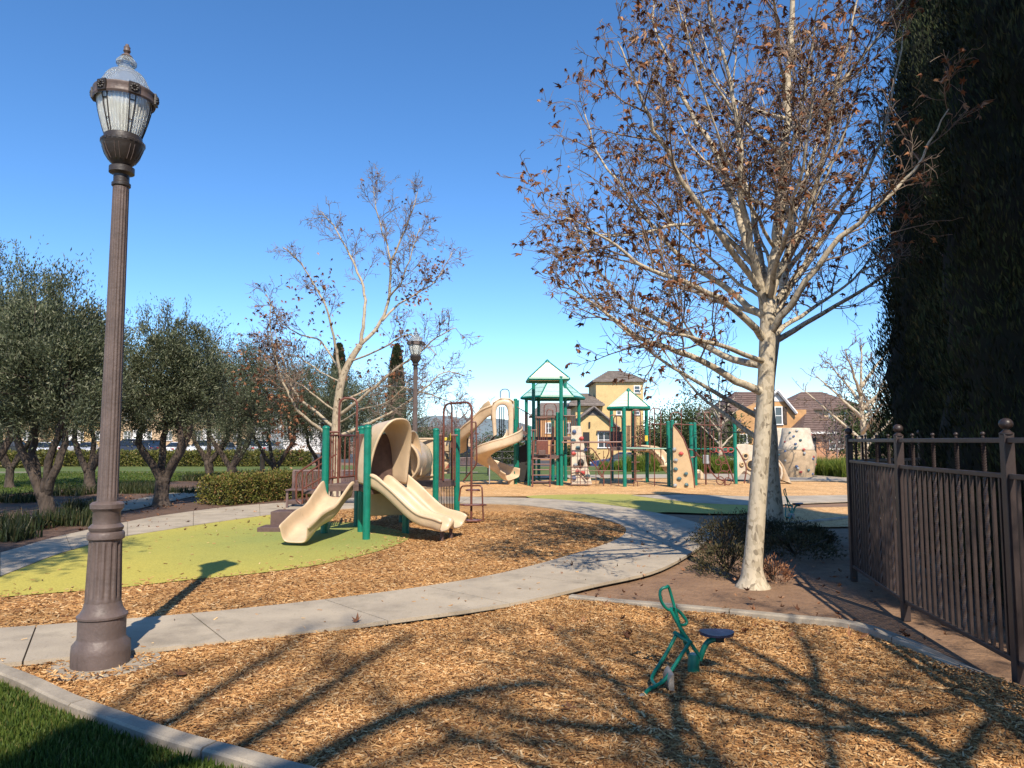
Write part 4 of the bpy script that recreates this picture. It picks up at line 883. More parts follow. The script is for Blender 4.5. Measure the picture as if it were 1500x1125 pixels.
# ================================================================= LAMP POST
def lamp(label, loc, proto=None):
    loc = Vector(loc)
    if proto:
        r = proto.copy(); C.objects.link(r); r.location = loc; r['label'] = label
        for ch in proto.children:
            c = ch.copy(); C.objects.link(c); c.parent = r
            for g in ch.children: d = g.copy(); C.objects.link(d); d.parent = c
        return r
    root = thing('street_lamp', label, 'lamp post', loc, 'fluted park lamp posts')
    Yl = loc.y; Z = lambda y: PX(148, y, Yl).z
    x, y = loc.x, loc.y
    MB().lathe((x, y, 0), [(.190, -.02), (.192, .10), (.188, .150), (.160, .185), (.156, .20), (.156, .33), (.166, .338), (.166, .352), (.150, .365), (.130, .40), (.119, .445)], 40).build('base', M['bronze'], root)
    # sixteen shallow flutes
    def flutes(z0, z1, r0, r1, dep, n=16):
        m = MB(); rows = []
        for z, r, q in ((z0, r0, 0), (z0 + .02, r0, 0), (z0 + .045, r0, 1), (z1 - .045, r1, 1), (z1 - .02, r1, 0), (z1, r1, 0)):
            row = []
            for k in range(n * 6 + 1):
                a = 2 * math.pi * k / (n * 6); ph_ = k % 6; d_ = (0, 0, .7, 1, .7, 0)[ph_] * dep * q
                row.append((x + (r - d_) * math.cos(a), y + (r - d_) * math.sin(a), z))
            rows.append(row)
        return m.grid(rows)
    flutes(.445, Z(788), .118, .108, .014).build('lower_shaft', M['bronze'], root)
    za = Z(788); MB().lathe((x, y, 0), [(.114, za - .01), (.124, za), (.124, za + .03), (.118, za + .045), (.104, za + .05), (.112, za + .062), (.116, za + .08), (.104, za + .095), (.092, za + .105), (.090, Z(750)), (.098, Z(747)), (.112, Z(744)), (.112, Z(738)), (.098, Z(735)), (.072, Z(734))], 32).build('collar', M['bronze'], root)
    flutes(Z(735), Z(273), .070, .056, .007).build('shaft', M['bronze'], root)
    zc = Z(273); MB().lathe((x, y, 0), [(.056, zc - .01), (.066, zc), (.066, zc + .02), (.055, zc + .03), (.055, Z(257)), (.060, Z(256)), (.088, Z(254)), (.088, Z(246)), (.055, Z(243))], 32).build('capital', M['bronzed'], root)
    bo = MB().lathe((x, y, 0), [(.055, Z(244)), (.085, Z(239)), (.118, Z(229)), (.140, Z(219)), (.147, Z(214)), (.150, Z(213)), (.150, Z(209)), (.134, Z(207)), (.132, Z(201)), (.125, Z(200))], 40).build('lantern_bowl', M['bronzed'], root)
    for k in range(8):
        a = k * math.pi / 4 + .2; m = MB(); pr = [(.092, 237), (.122, 228), (.143, 217)]
        for s in (-.17, .17): m.tube([(x + (q + .0005) * math.cos(a + s * .7 / max(q, .1) * .13), y + (q + .002) * math.sin(a + s * .7 / max(q, .1) * .13), Z(yy)) for q, yy in pr], .003, 5)
        m.build('moulding', M['bronze'], bo)
    for k in range(26):
        a = k * 2 * math.pi / 26; MB().box((x + .151 * math.cos(a), y + .151 * math.sin(a), Z(210.5)), (.006, .02, .018), a).build('bead', M['bronzed'], bo, False)
    # ribbed acrylic globe
    m = MB(); rows = []; nn = 44
    for q, yy in [(.124, 201), (.141, 191), (.160, 178), (.175, 166), (.186, 154), (.190, 146)]:
        rows.append([(x + (q - (.0045 if k % 2 else 0)) * math.cos(2 * math.pi * k / (2 * nn)), y + (q - (.0045 if k % 2 else 0)) * math.sin(2 * math.pi * k / (2 * nn)), Z(yy)) for k in range(2 * nn + 1)])
    m.grid(rows); m.build('globe', M['globe'], root, False, solid=.005)
    MB().lathe((x, y, 0), [(.03, Z(198)), (.032, Z(180)), (.045, Z(172)), (.05, Z(158)), (.02, Z(152))], 16).build('bulb', M['lamp_in'], root)
    for k in range(6):
        a0 = k * math.pi / 3 + .25; m = MB()
        for s in (-.11, .11):
            m.tube([(x + (q + .004) * math.cos(a0 + s * (.6 + .4 * (q - .12) / .07)), y + (q + .004) * math.sin(a0 + s * (.6 + .4 * (q - .12) / .07)), Z(yy)) for q, yy in [(.124, 201), (.141, 191), (.160, 178), (.175, 166), (.186, 154), (.190, 146)]], .0045, 5)
        for q, yy in [(.152, 184), (.183, 158)]:
            m.tube([(x + (q + .004) * math.cos(a0 + s), y + (q + .004) * math.sin(a0 + s), Z(yy)) for s in (-.11, 0, .11)], .004, 5)
        m.build('cage_rib', M['bronzed'], root)
    bd = MB().lathe((x, y, 0), [(.196, Z(149)), (.210, Z(152)), (.217, Z(149)), (.212, Z(147)), (.212, Z(140)), (.218, Z(138)), (.216, Z(136)), (.200, Z(136)), (.17, Z(137))], 60, cap=False).build('band', M['bronze'], root)
    for k in range(6):
        a = k * math.pi / 3 + .25; m = MB(); cx_, cy_ = x + .219 * math.cos(a), y + .219 * math.sin(a)
        m.box((cx_, cy_, Z(143)), (.014, .075, .082), a)
        for j in range(8):
            t = j * math.pi / 4; m.lathe((x + .227 * math.cos(a) - math.sin(a) * .022 * math.cos(t), y + .227 * math.sin(a) + math.cos(a) * .022 * math.cos(t), Z(143) + .022 * math.sin(t)), [(.002, -.009), (.011, -.004), (.011, .004), (.002, .009)], 8)
        m.lathe((x + .229 * math.cos(a), y + .229 * math.sin(a), Z(143)), [(.002, -.01), (.011, 0), (.002, .01)], 8)
        m.build('rosette', M['bronzed'], bd)
    for k in range(72):
        a = k * 2 * math.pi / 72; MB().box((x + .2155 * math.cos(a), y + .2155 * math.sin(a), Z(118)), (.004, .006, .032), a).build('reed', M['bronze'], bd, False) if False else None
    cp = MB(); rows = []
    for q, yy in [(.196, 139), (.180, 130), (.155, 122), (.135, 114), (.112, 109), (.075, 105), (.050, 101), (.052, 98), (.070, 94.5), (.070, 91), (.056, 88), (.042, 85), (.034, 83)]:
        rows.append([(x + (q - (.003 if k % 2 else 0)) * math.cos(2 * math.pi * k / 80), y + (q - (.003 if k % 2 else 0)) * math.sin(2 * math.pi * k / 80), Z(yy)) for k in range(81)])
    cp.grid(rows).build('cap', M['capglass'], root, False, solid=.005)
    z9 = Z(82); MB().lathe((x, y, 0), [(.045, z9 - .012), (.036, z9), (.016, z9 + .018), (.020, z9 + .024), (.027, z9 + .036), (.022, z9 + .055), (.024, z9 + .066), (.015, z9 + .078), (.012, z9 + .090), (.002, z9 + .096)], 16).build('finial', M['bronze'], root)
    return root
LP = G(147, 973); lamp0 = lamp('tall fluted bronze lamp post with clear ribbed globe, nearest, beside the lawn kerb', LP)
lamp('dark lamp post behind the double slide, its lantern among the bare twigs', XY(608, 19.3), lamp0)
lamp('small far lamp post near the brick house, just left of the fence end', XY(1243, 60, -.8), lamp0)
pad_ = MB().lathe((LP.x + .02, LP.y + .03, 0), [(.36, -.03), (.36, .002), (.34, .006), (.0, .008)], 36, cap=False).build('lamp_footing', M['concd'], None, False); pad_['kind'] = 'structure'

# ================================================================= FENCE
fence = thing('iron_fence', 'dark bronze picket fence with ball topped posts and twisted pickets in front of the cypresses', 'fence', G(1327, 905))
FA, FB_, FC = G(1494, 1004), G(1327, 905), G(1251, 848)
FD = Vector((5.35, 9.5, 0)); FZ = FA + (FA - FB_).normalized() * 1.85 + Vector((-.02, 0, 0)); FY = FZ + (FA - FB_).normalized() * 1.85
PICK = MB().box((0, 0, 0), (.021, .021, 1.0)).mesh('picket', M['fence'])
m = MB(); rows = []
for i in range(73):
    a = i * .23; rows.append([((.0155) * math.cos(a + k * math.pi / 2 + .785), .0155 * math.sin(a + k * math.pi / 2 + .785), i / 72 - .5) for k in (0, 1, 2, 3, 4)])
TWIST = m.grid(rows).mesh('picket', M['fence'])
FIN = MB().lathe((0, 0, 0), [(.012, 0), (.016, .005), (.016, .012), (.010, .018), (.010, .026), (.019, .034), (.023, .046), (.019, .058), (.008, .066), (.001, .068)], 14).mesh('finial', M['fence'], True)
def fpost(p):
    o = MB().box((p.x, p.y, .81), (.066, .066, 1.67), math.atan2((FA - FB_).y, (FA - FB_).x)).build('post', M['fence'], fence, False, bevel=.004)
    MB().lathe((p.x, p.y, 1.645), [(.044, 0), (.044, .010), (.030, .018), (.024, .026), (.018, .030), (.018, .036), (.030, .042), (.040, .055), (.043, .070), (.040, .085), (.030, .099), (.014, .108), (.001, .11)], 20).build('ball_cap', M['fence'], o)
def panel(a, b, n=17):
    d = (b - a); ln = d.length; u = d.normalized(); ang = math.atan2(u.y, u.x); mid = (a + b) / 2; l2 = ln - .07
    for z, h in ((.150, .034), (1.365, .034), (1.605, .036)):
        MB().box((mid.x, mid.y, z), (l2, .038, h), ang).build('rail', M['fence'], fence, False, bevel=.004)
    for i in range(n):
        p = a + u * (.033 + (ln - .066) * (i + .75) / (n + .5)); tw = i % 4 == 2
        hh = 1.18
        link('picket', TWIST if tw else PICK, fence, (p.x, p.y, .168 + hh / 2), (0, 0, ang), (1, 1, hh))
        if tw:
            link('picket', TWIST, fence, (p.x, p.y, 1.485), (0, 0, ang + .6), (1, 1, .205)); link('finial', FIN, fence, (p.x, p.y, 1.622), None, .68)
for p in (FY, FZ, FA, FB_, FC, FD): fpost(p)
for a, b in ((FZ, FA), (FA, FB_), (FB_, FC), (FC, FD), (FY, FZ)): panel(a, b)

# ================================================================= SAND DIGGERS
def digger(label, loc, rz=0, sc=1., proto=None):
    if proto:
        r = proto.copy(); C.objects.link(r); r.location = loc; r.rotation_euler.z = rz; r['label'] = label
        for ch in proto.children:
            c = ch.copy(); C.objects.link(c); c.parent = r
            for g in ch.children: d = g.copy(); C.objects.link(d); d.parent = c
        return r
    root = thing('sand_digger', label, 'sand digger', loc, 'green sit on sand diggers'); Yd = loc[1]
    q = lambda a, b, c=0: PX(860 + a / 4.687, 820 + b / 4.687, Yd + c)
    MB().tube([(loc[0], loc[1], -.06), (loc[0], loc[1], .05), q(733, 655), q(733, 645)], [.040, .040, .040, .036], 18).build('post', M['green'], root)
    MB().tube(catmull([q(772, 690), q(785, 655), q(805, 600), q(835, 560), q(885, 545)], 4), .019, 12).build('seat_arm', M['green'], root)
    st_ = MB(); c0 = q(883, 506); n = 28; top = []; bot = []
    for k in range(n):
        a = 2 * math.pi * k / n; rx = .118 * (1 + .06 * math.cos(a)); x = rx * math.cos(a); y = .10 * math.sin(a)
        top.append(c0 + Vector((x, y, .008 + .010 * (abs(math.cos(a)) ** 2)))); bot.append(c0 + Vector((x * .97, y * .97, -.006)))
    b = 0; st_.v = [tuple(p) for p in top + bot] + [tuple(c0 + Vector((0, 0, -.002)))]
    for k in range(n):
        j = (k + 1) % n; st_.f.append((k, j, n + j, n + k)); st_.f.append((k, j, 2 * n))
    st_.f.append(tuple(range(2 * n - 1, n - 1, -1))); st_.build('seat', M['navy'], root, True)
    MB().box(q(905, 545), (.055, .06, .03)).build('seat_bracket', M['dark'], root, False)
    MB().tube([q(775, 665, -.03), q(640, 470, -.03), q(575, 345, -.03)], .0125, 10).build('boom', M['green'], root)
    MB().tube([q(700, 660, .03), q(650, 500, .03), q(600, 330, .03)], .0125, 10).build('boom', M['green'], root)
    for pts in ([(600, 325, 0), (562, 192, -.01), (545, 188, -.04), (512, 200, -.05), (500, 230, -.05), (510, 285, -.05), (545, 335, -.03), (575, 345, 0)], [(575, 335, .0), (620, 345, .05), (660, 385, .06), (685, 425, .06), (672, 446, .05), (640, 446, .02), (622, 425, 0)]):
        MB().tube(catmull([q(*p) for p in pts], 4), .0105, 10).build('grip', M['green'], root)
    MB().tube(catmull([q(710, 560, -.07), q(640, 665, -.15), q(545, 810, -.26), q(480, 862, -.31), q(425, 890, -.36), q(385, 935, -.41)], 4), .0125, 10).build('fork_arm', M['green'], root)
    MB().tube(catmull([q(615, 510, .05), q(540, 650, -.05), q(450, 795, -.17), q(455, 845, -.25), q(475, 862, -.31)], 4), .0125, 10).build('fork_arm', M['green'], root)
    MB().tube([q(715, 572, -.07), q(600, 500, .07)], .016, 10).build('pivot', M['green'], root)
    MB().tube([q(374, 940, -.44), q(386, 935, -.38)], .018, 12).build('foot', M['steel'], root)
    # curved scoop blade between the fork arms
    rows = []
    for i in range(9):
        t = i / 8; a = -1.35 + 2.3 * t; c1 = q(545, 800, -.24)
        rows.append([c1 + Vector((.045 - .06 * math.cos(a) + .02 * t, s, .075 * math.sin(a) - .02)) for s in (-.085, -.06, 0, .06, .085)])
    sc_ = MB().grid(rows)
    for s in (-.085, .085):
        sc_.prism([rows[i][0 if s < 0 else 4] for i in range(9)], (0, .004 if s < 0 else -.004, 0))
    sc_.build('scoop', M['steel'], root, True, solid=.006)
    return root
DG = G(1016, 990); dig0 = digger('green sand digger with navy seat and curved handles, standing alone in the front woodchips', DG)
digger('dark sand digger in the far woodchip patch, just right of the shaded plane trunk', G(1160, 758), R(20), 1, dig0)

# ================================================================= SMALL PLAY STRUCTURE
P0 = Vector((-2.4, 12.6, 0))
ps = thing('play_structure', 'small play structure with tan slides, hood and crawl tube on the yellow rubber', 'playground', P0, 'play structures')
def gpost(root, x, y, top, r=.062, bot=-.03):
    o = MB().tube([(x, y, bot), (x, y, top - .05), (x, y, top - .012)], [r, r, r], 16).build('post', M['green'], root)
    MB().lathe((x, y, top - .055), [(r + .002, 0), (r + .005, .004), (r + .005, .03), (r * .85, .05), (r * .4, .061), (.001, .063)], 16).build('cap', M['green'], o); return o
def pipe(root, pts, r=.019, name='rail', m='brown', rnd=.1, n=8): return MB().tube(bend(pts, rnd), r, n).build(name, M[m], root)
A_, B_, C_, D_, E_, F_ = Vector((-3.23, 12.6, 0)), Vector((-2.634, 12.78, 0)), Vector((-2.345, 11.80, 0)), Vector((-1.83, 12.62, 0)), Vector((-1.56, 14.9, 0)), Vector((-1.17, 15.5, 0))
for p in (A_, B_, C_, D_, E_, F_): gpost(ps, p.x, p.y, 1.86 if p is not D_ else .84)
gpost(ps, -2.9, 13.7, 1.86); gpost(ps, -2.15, 14.3, 1.7); 
DZ = .86
def deck(root, poly, z, th=.06):
    o = MB().prism([(p[0], p[1], z - th) for p in poly], (0, 0, th)).build('deck', M['deck'], root, False, bevel=.008)
    c = sum((Vector((p[0], p[1], z)) for p in poly), Vector()) / len(poly)
    m_ = MB(); n = len(poly)
    for i in range(n):
        a, b = Vector((*poly[i][:2], z - .06)), Vector((*poly[(i + 1) % n][:2], z - .06)); d = b - a
        m_.box((a + b) / 2 * 1.0 + Vector((0, 0, -.03)), (d.length - .03, .03, .07), math.atan2(d.y, d.x))
    m_.build('deck_frame', M['deck'], root, False)
    return o
deck(ps, [(A_.x + .05, A_.y), (B_.x, B_.y - .06), (C_.x + .02, C_.y + .03), (D_.x - .03, D_.y - .03), (-2.15, 14.2), (-2.9, 13.65)], DZ)
deck(ps, [(E_.x, E_.y), (F_.x, F_.y), (-1.7, 16.3), (-2.1, 15.6)], .78)
gpost(ps, -1.7, 16.35, 1.8); gpost(ps, -2.12, 15.65, 1.8)
def chute_prof(w, d):
    h = w / 2; L_ = [((-h - .045, d - .012), (-h - .05, d - .05)), ((-h - .022, d + .008), (-h - .028, d - .05)), ((-h, d - .008), (-h - .022, d - .07)), ((-h + .012, d * .5), (-h - .016, d * .5)), ((-h + .022, .07), (-h - .008, .06)), ((-h + .05, .018), (-h + .02, -.015)), ((-h + .10, .0), (-h + .09, -.035)), ((-h * .4, -.004), (-h * .4, -.04))]
    R_ = [((-x, y), (-x2, y2)) for (x, y), (x2, y2) in L_[::-1]]; return L_ + R_
def shell(root, frames, prof, name, m, sub=2):
    """open trough of constant thickness: frames of (origin, side, up), prof of (inner, outer) pairs"""
    mb = MB(); k = len(prof); n = len(frames)
    for (o, s, u) in frames:
        for z in (0, 1):
            for q in prof: mb.v.append(tuple(Vector(o) + Vector(s) * q[z][0] + Vector(u) * q[z][1]))
    I = lambda f, z, j: f * 2 * k + z * k + j
    for f in range(n - 1):
        for j in range(k - 1):
            for z in (0, 1): mb.f.append((I(f, z, j), I(f, z, j + 1), I(f + 1, z, j + 1), I(f + 1, z, j)))
        for j in (0, k - 1): mb.f.append((I(f, 0, j), I(f, 1, j), I(f + 1, 1, j), I(f + 1, 0, j)))
    for f in (0, n - 1):
        for j in range(k - 1): mb.f.append((I(f, 0, j), I(f, 0, j + 1), I(f, 1, j + 1), I(f, 1, j)))
    return mb.build(name, M[m], root, 'all', sub=sub)
def chute(root, cl, w, d, name='slide', mt='tan', wf=None, sub=1, tilt=None):
    cl = [Vector(p) for p in cl]; fr_ = []; n = len(cl)
    for i, p in enumerate(cl):
        t = (cl[min(i + 1, n - 1)] - cl[max(i - 1, 0)]).normalized(); s = Vector((t.y, -t.x, 0)).normalized(); u = s.cross(t).normalized()
        if u.z < 0: u = -u
        if tilt: s, u = s * math.cos(tilt) + u * math.sin(tilt), u * math.cos(tilt) - s * math.sin(tilt)
        k = wf(i / (n - 1)) if wf else (1, 1); fr_.append((p, s * k[0], u * k[1]))
    return shell(root, fr_, chute_prof(w, d), name, mt, sub)
# left wavy slide
s0 = Vector((-2.95, 12.50, .64)); s1 = Vector((-3.27, 11.02, .09))
cl = []
for i in range(15):
    t = i / 14; p = s0.lerp(s1, t); z = s0.z + (s1.z - s0.z) * (t ** 1.0) + .05 * math.sin(t * math.pi * 3.2 + .4) * (1 - t * .5)
    if t > .86: z = max(z, .10)
    cl.append(Vector((p.x, p.y, z)))
chute(ps, cl, .50, .22, wf=lambda t: (1 - .16 * t, 1 + .3 * math.exp(-((t - .03) / .07) ** 2) + .15 * math.exp(-((t - .93) / .08) ** 2)), sub=2)
# double slide to the right with a middle ridge
n1, n2 = Vector((-2.22, 11.80, 0)), Vector((-1.88, 12.62, 0)); dn = Vector((.93, -.37, 0)).normalized(); sv = Vector((.37, .93, 0)).normalized()
mid = (n1 + n2) / 2
cl = [mid + dn * (-.12 + 1.28 * t) + Vector((0, 0, .93 - .70 * (t - .08 * math.sin(t * 6.28)) ** .95 if t > .05 else .93)) for t in [i / 14 for i in range(15)]]
zz_ = [.86, .845, .80, .74, .67, .595, .52, .445, .38, .325, .29, .268, .252, .238, .195]
cl = [Vector((p.x, p.y, z)) for p, z in zip(cl, zz_)]
def dprof():
    h = .46; d = .19
    L_ = [((-h - .045, d - .012), (-h - .05, d - .05)), ((-h - .022, d + .008), (-h - .028, d - .05)), ((-h, d - .008), (-h - .022, d - .07)), ((-h + .012, d * .5), (-h - .016, d * .5)), ((-h + .022, .06), (-h - .008, .05)), ((-h + .05, .015), (-h + .02, -.015)), ((-h + .10, 0), (-h + .09, -.035)), ((-.17, 0), (-.17, -.04)), ((-.11, .015), (-.10, -.035)), ((-.075, .07), (-.055, -.03)), ((-.05, .14), (-.03, -.03)), ((-.02, .165), (-.01, -.03))]
    return L_ + [((-x, y), (-x2, y2)) for (x, y), (x2, y2) in L_[::-1]]
fr_ = []
for i, p in enumerate(cl):
    t = (cl[min(i + 1, 14)] - cl[max(i - 1, 0)]).normalized(); u = sv.cross(t); u = u if u.z > 0 else -u; k = 1.0 if i > 2 else 1.0
    fr_.append((p, sv * (1 - .06 * i / 14), u * (1 + (.2 if i < 2 else 0))))
shell(ps, fr_, dprof(), 'double_slide', 'tan', 1)
for s in (-.23, .23):
    f_ = cl[-2] + sv * s * .7; MB().tube([(f_.x, f_.y, -.03), (f_.x, f_.y, .22)], .03, 10).build('slide_foot', M['deck'], ps)
# big hood over the double slide
rows = []
c0 = mid + Vector((0, 0, 0))
hd = Vector((.74, -.67, 0)).normalized(); hs = Vector((.67, .74, 0)).normalized(); c0 = Vector((-2.07, 12.15, 0))
for i, (off, w, h, zb) in enumerate([(-.34, .36, .90, .90), (-.24, .375, 1.0, .89), (-.1, .38, 1.04, .87), (.02, .385, 1.07, .86), (.10, .39, 1.09, .86), (.14, .415, 1.11, .86)]):
    row = []
    for k in range(21):
        a = math.pi * k / 20; ca, sa = math.cos(a), max(0, math.sin(a)); lean = .20 * sa ** 1.3 * (i / 5)
        row.append(c0 + hd * (off + lean - (1 - sa) * .14 * (i / 5)) + hs * (-w * math.copysign(abs(ca) ** .75, ca)) + Vector((0, 0, zb + h * sa ** .72)))
    rows.append(row)
MB().grid(rows).build('hood', M['tan'], ps, 'all', solid=.045, sub=1)
# second small hood behind, at the tube
rows = []
for off, w, h in [(0, .30, .78), (.15, .33, .84), (.22, .36, .87)]:
    rows.append([Vector((-2.0, 13.3, 0)) + dn * off + sv * (-w * math.cos(math.pi * k / 14)) + Vector((0, 0, .92 + h * max(0, math.sin(math.pi * k / 14)) ** .75)) for k in range(15)])
MB().grid(rows).build('small_hood', M['tan'], ps, 'all', solid=.04, sub=1)
# crawl tube and its end panels
ta, tb = Vector((-2.08, 13.2, 1.22)), Vector((-2.0, 14.7, 1.22)); td = (tb - ta).normalized()
ts, tu = perp(td); rows = []
for i in range(13):
    p = ta.lerp(tb, i / 12); q = .385 + (.02 if i in (5, 6, 7) else 0)
    rows.append([p + ts * q * math.cos(2 * math.pi * k / 32) + tu * q * math.sin(2 * math.pi * k / 32) for k in range(33)])
tb_o = MB().grid(rows).build('crawl_tube', M['tan'], ps, 'all', solid=.03)
for k in range(5):
    a = 3.3 + k * .35; p = ta.lerp(tb, .5) + ts * .41 * math.cos(a) + tu * .41 * math.sin(a); MB().box(p, (.05, .05, .03)).build('flange_bolt', M['tanpanel'], tb_o, False)
def flat_panel(root, name, a, b, z0, z1, m='tanpanel', th=.035, bev=.012):
    d = b - a; return MB().box(((a.x + b.x) / 2, (a.y + b.y) / 2, (z0 + z1) / 2), (d.length, th, z1 - z0), math.atan2(d.y, d.x)).build(name, M[m], root, False, bevel=bev)
flat_panel(ps, 'tube_panel', Vector((-1.98, 14.82, 0)), Vector((-1.60, 14.92, 0)), .80, 1.62, 'tan'); flat_panel(ps, 'tube_panel', Vector((-2.2, 14.45, 0)), Vector((-1.98, 14.8, 0)), .80, 1.62, 'tan')
for a in (.84, 1.58): pipe(ps, [(-2.2, 14.45, a + .06), (-1.6, 14.9, a + .06)], .025, 'panel_rail', 'tan')
o_ = c0 - hd * .33; flat_panel(ps, 'entry_wall', o_ - hs * .35, o_ + hs * .35, .9, 1.72, 'deck')  # back panel in dark brown, carrying the shade inside the hood
flat_panel(ps, 'kick_panel', Vector((-2.5, 12.75, 0)), Vector((-1.9, 12.9, 0)), .3, .80, 'tanpanel')
# barriers of round bars with tall loops
def barrier(root, a, b, z0, z1, n, m='brown', r=.013):
    a = Vector(a); b = Vector(b)
    for z in (z0, z1): pipe(root, [(a.x, a.y, z), (b.x, b.y, z)], .018, 'rail', m)
    for i in range(n):
        p = a.lerp(b, (i + 1) / (n + 1)); pipe(root, [(p.x, p.y, z0), (p.x, p.y, z1)], r, 'bar', m, n=6)
barrier(ps, A_, (-2.9, 13.7, 0), .95, 1.70, 6); barrier(ps, (-2.9, 13.7, 0), (-2.15, 14.3, 0), .95, 1.7, 6)
def loop(root, a, b, z0, z1, r=.022, m='brown', rnd=.16, name='loop_rail'):
    return pipe(root, [(a[0], a[1], z0), (a[0], a[1], z1), (b[0], b[1], z1), (b[0], b[1], z0)], r, name, m, rnd)
Ya = 12.95
l1, l2 = XY(497, Ya), XY(523, Ya)
loop(ps, l1, l2, .80, PX(500, 583, Ya).z, .021)
for a, b in ((478, 497), (523, 538)):
    p, q = XY(a, Ya - .1), XY(b, Ya - .1); z = PX(a, 633, Ya).z; pipe(ps, [(p.x, p.y, z), (q.x, q.y, z)], .02)
for a in (483, 489, 525.5, 529): p = XY(a, Ya - .1); pipe(ps, [(p.x, p.y, .85), (p.x, p.y, PX(a, 633, Ya).z)], .013, 'bar')
flat_panel(ps, 'entry_step', XY(522, Ya - .2), XY(536, Ya - .2), .80, .92, 'deck')
# right entry: loop rail, step climber and number panel
Yb = 15.2
la, lb = XY(650, 15.1), XY(691, 14.35)
zt = PX(670, 592, Yb).z
pipe(ps, [(la.x, la.y, .78), (la.x, la.y, zt), (lb.x, lb.y, zt), (lb.x, lb.y, -.03)], .023, 'loop_rail', 'brown', .2)
lc = XY(662, 15.5); pipe(ps, [(lc.x, lc.y, .78), (lc.x, lc.y, zt - .03), (la.x + .15, la.y, zt - .01)], .02, 'loop_rail', 'brown', .12)
for a in (645, 648, 664, 667): p = XY(a, 15.2); pipe(ps, [(p.x, p.y, .78), (p.x, p.y, PX(a, 637, 15.2).z)], .015, 'bar')
for a, b in ((640, 650), (661, 671)): p, q = XY(a, 15.2), XY(b, 15.2); pipe(ps, [(p.x, p.y, 1.72), (q.x, q.y, 1.72)], .02)
for py, hw, Yc in ((740.5, .27, 14.35), (719, .15, 14.5), (763.5, .17, 14.25)):
    c_ = PX(693, py, Yc); o = MB().prism([c_ + Vector((x, y, 0)) for x, y in ((-hw, -.02), (-hw * .6, -.13), (hw * .5, -.13), (hw, -.03), (hw * .7, .1), (-hw * .6, .1))], (0, 0, .03)).build('step_plate', M['brown'], ps, False, bevel=.008)
pipe(ps, [XY(673, 14.6, .40), PX(675, 712, 14.6), PX(706, 711, 14.3), PX(708, 763, 14.3)], .016, 'side_rail', 'brown', .08)
pipe(ps, [PX(692, 618, 14.5), PX(697, 618, 14.5), PX(698.5, 680, 14.5), PX(679, 704, 14.6)], .016, 'grab_rail', 'brown', .1)
q0, q1 = XY(650, 16.0), XY(660, 16.0)
npn = flat_panel(ps, 'number_panel', q0, q1, PX(655, 694, 16).z, PX(655, 648, 16).z, 'tan', .04)
MB().box(PX(655.5, 643, 16), (.17, .06, .07)).build('panel_top', M['yellow'], ps, False, bevel=.01); MB().prism([PX(656, 642, 15.97), PX(660.5, 642, 15.97), PX(660, 634, 15.97)], (0, .05, 0)).build('panel_top', M['yellow'], ps, False)
for py in (656, 668, 683): MB().box(PX(655, py, 15.95), (.11, .05, .15), 0).build('spinning_block', M['tanpanel'], ps, False, bevel=.01)
def text(s, loc, size, mname, parent, rot=(R(90), 0, 0), name='lettering'):
    cu = bpy.data.curves.new(name, 'FONT'); cu.body = s; cu.size = size; cu.extrude = .002; cu.align_x = 'CENTER'; cu.align_y = 'CENTER'
    t = bpy.data.objects.new('tmp', cu); C.objects.link(t); dg = bpy.context.evaluated_depsgraph_get(); me = bpy.data.meshes.new_from_object(t.evaluated_get(dg)); bpy.data.objects.remove(t)
    me.name = name; me.materials.clear(); me.materials.append(M[mname]); return link(name, me, parent, loc, rot)
text('2', PX(655, 668, 15.91), .16, 'dark', ps, name='number')
MB().prism([PX(651.5, 687, 15.92), PX(658, 678, 15.92), PX(658.5, 685, 15.92)], (0, .006, 0)).build('arrow_mark', M['redp'], ps, False)
# transfer step block with handrails
tA = G(401, 778)
for px0, px1, py, Yt, z0, z1, dep in ((381, 421, 782, 12.75, 0, .10, .45), (400, 432, 778, 13.2, 0, .33, .45), (424, 446, 770, 13.6, .44, .50, .3), (446, 470, 765, 13.7, .6, .68, .4)):
    p, q = XY(px0, Yt), XY(px1, Yt); MB().box(((p.x + q.x) / 2, Yt + dep / 2, (z0 + z1) / 2 if z0 == 0 else z1 - .04), (q.x - p.x, dep, z1 - z0 if z0 == 0 else .07)).build('transfer_step', M['deck'], ps, False, bevel=.01)
for Yh in (13.6, 14.4):
    o_ = 0 if Yh < 14 else 15
    pipe(ps, [PX(441 + o_, 738, Yh), PX(434 + o_, 733, Yh), PX(434 + o_, 694, Yh), PX(478 + o_, 665, Yh)], .018, 'handrail', 'brown', .08)
    pipe(ps, [PX(443 + o_, 738, Yh), PX(443 + o_, 690, Yh)], .017, 'handrail_post'); pipe(ps, [PX(444 + o_, 716, Yh), PX(476 + o_, 697, Yh)], .015, 'handrail_bar'); pipe(ps, [PX(467 + o_, 715, Yh), PX(467 + o_, 674, Yh)], .015, 'handrail_post')
# upright slats under the far deck
for i in range(11):
    p = XY(645.5 + i * 2.3, 16.4); MB().box((p.x, p.y, .38), (.02, .02, .74)).build('slat', M['bench'], ps, False)

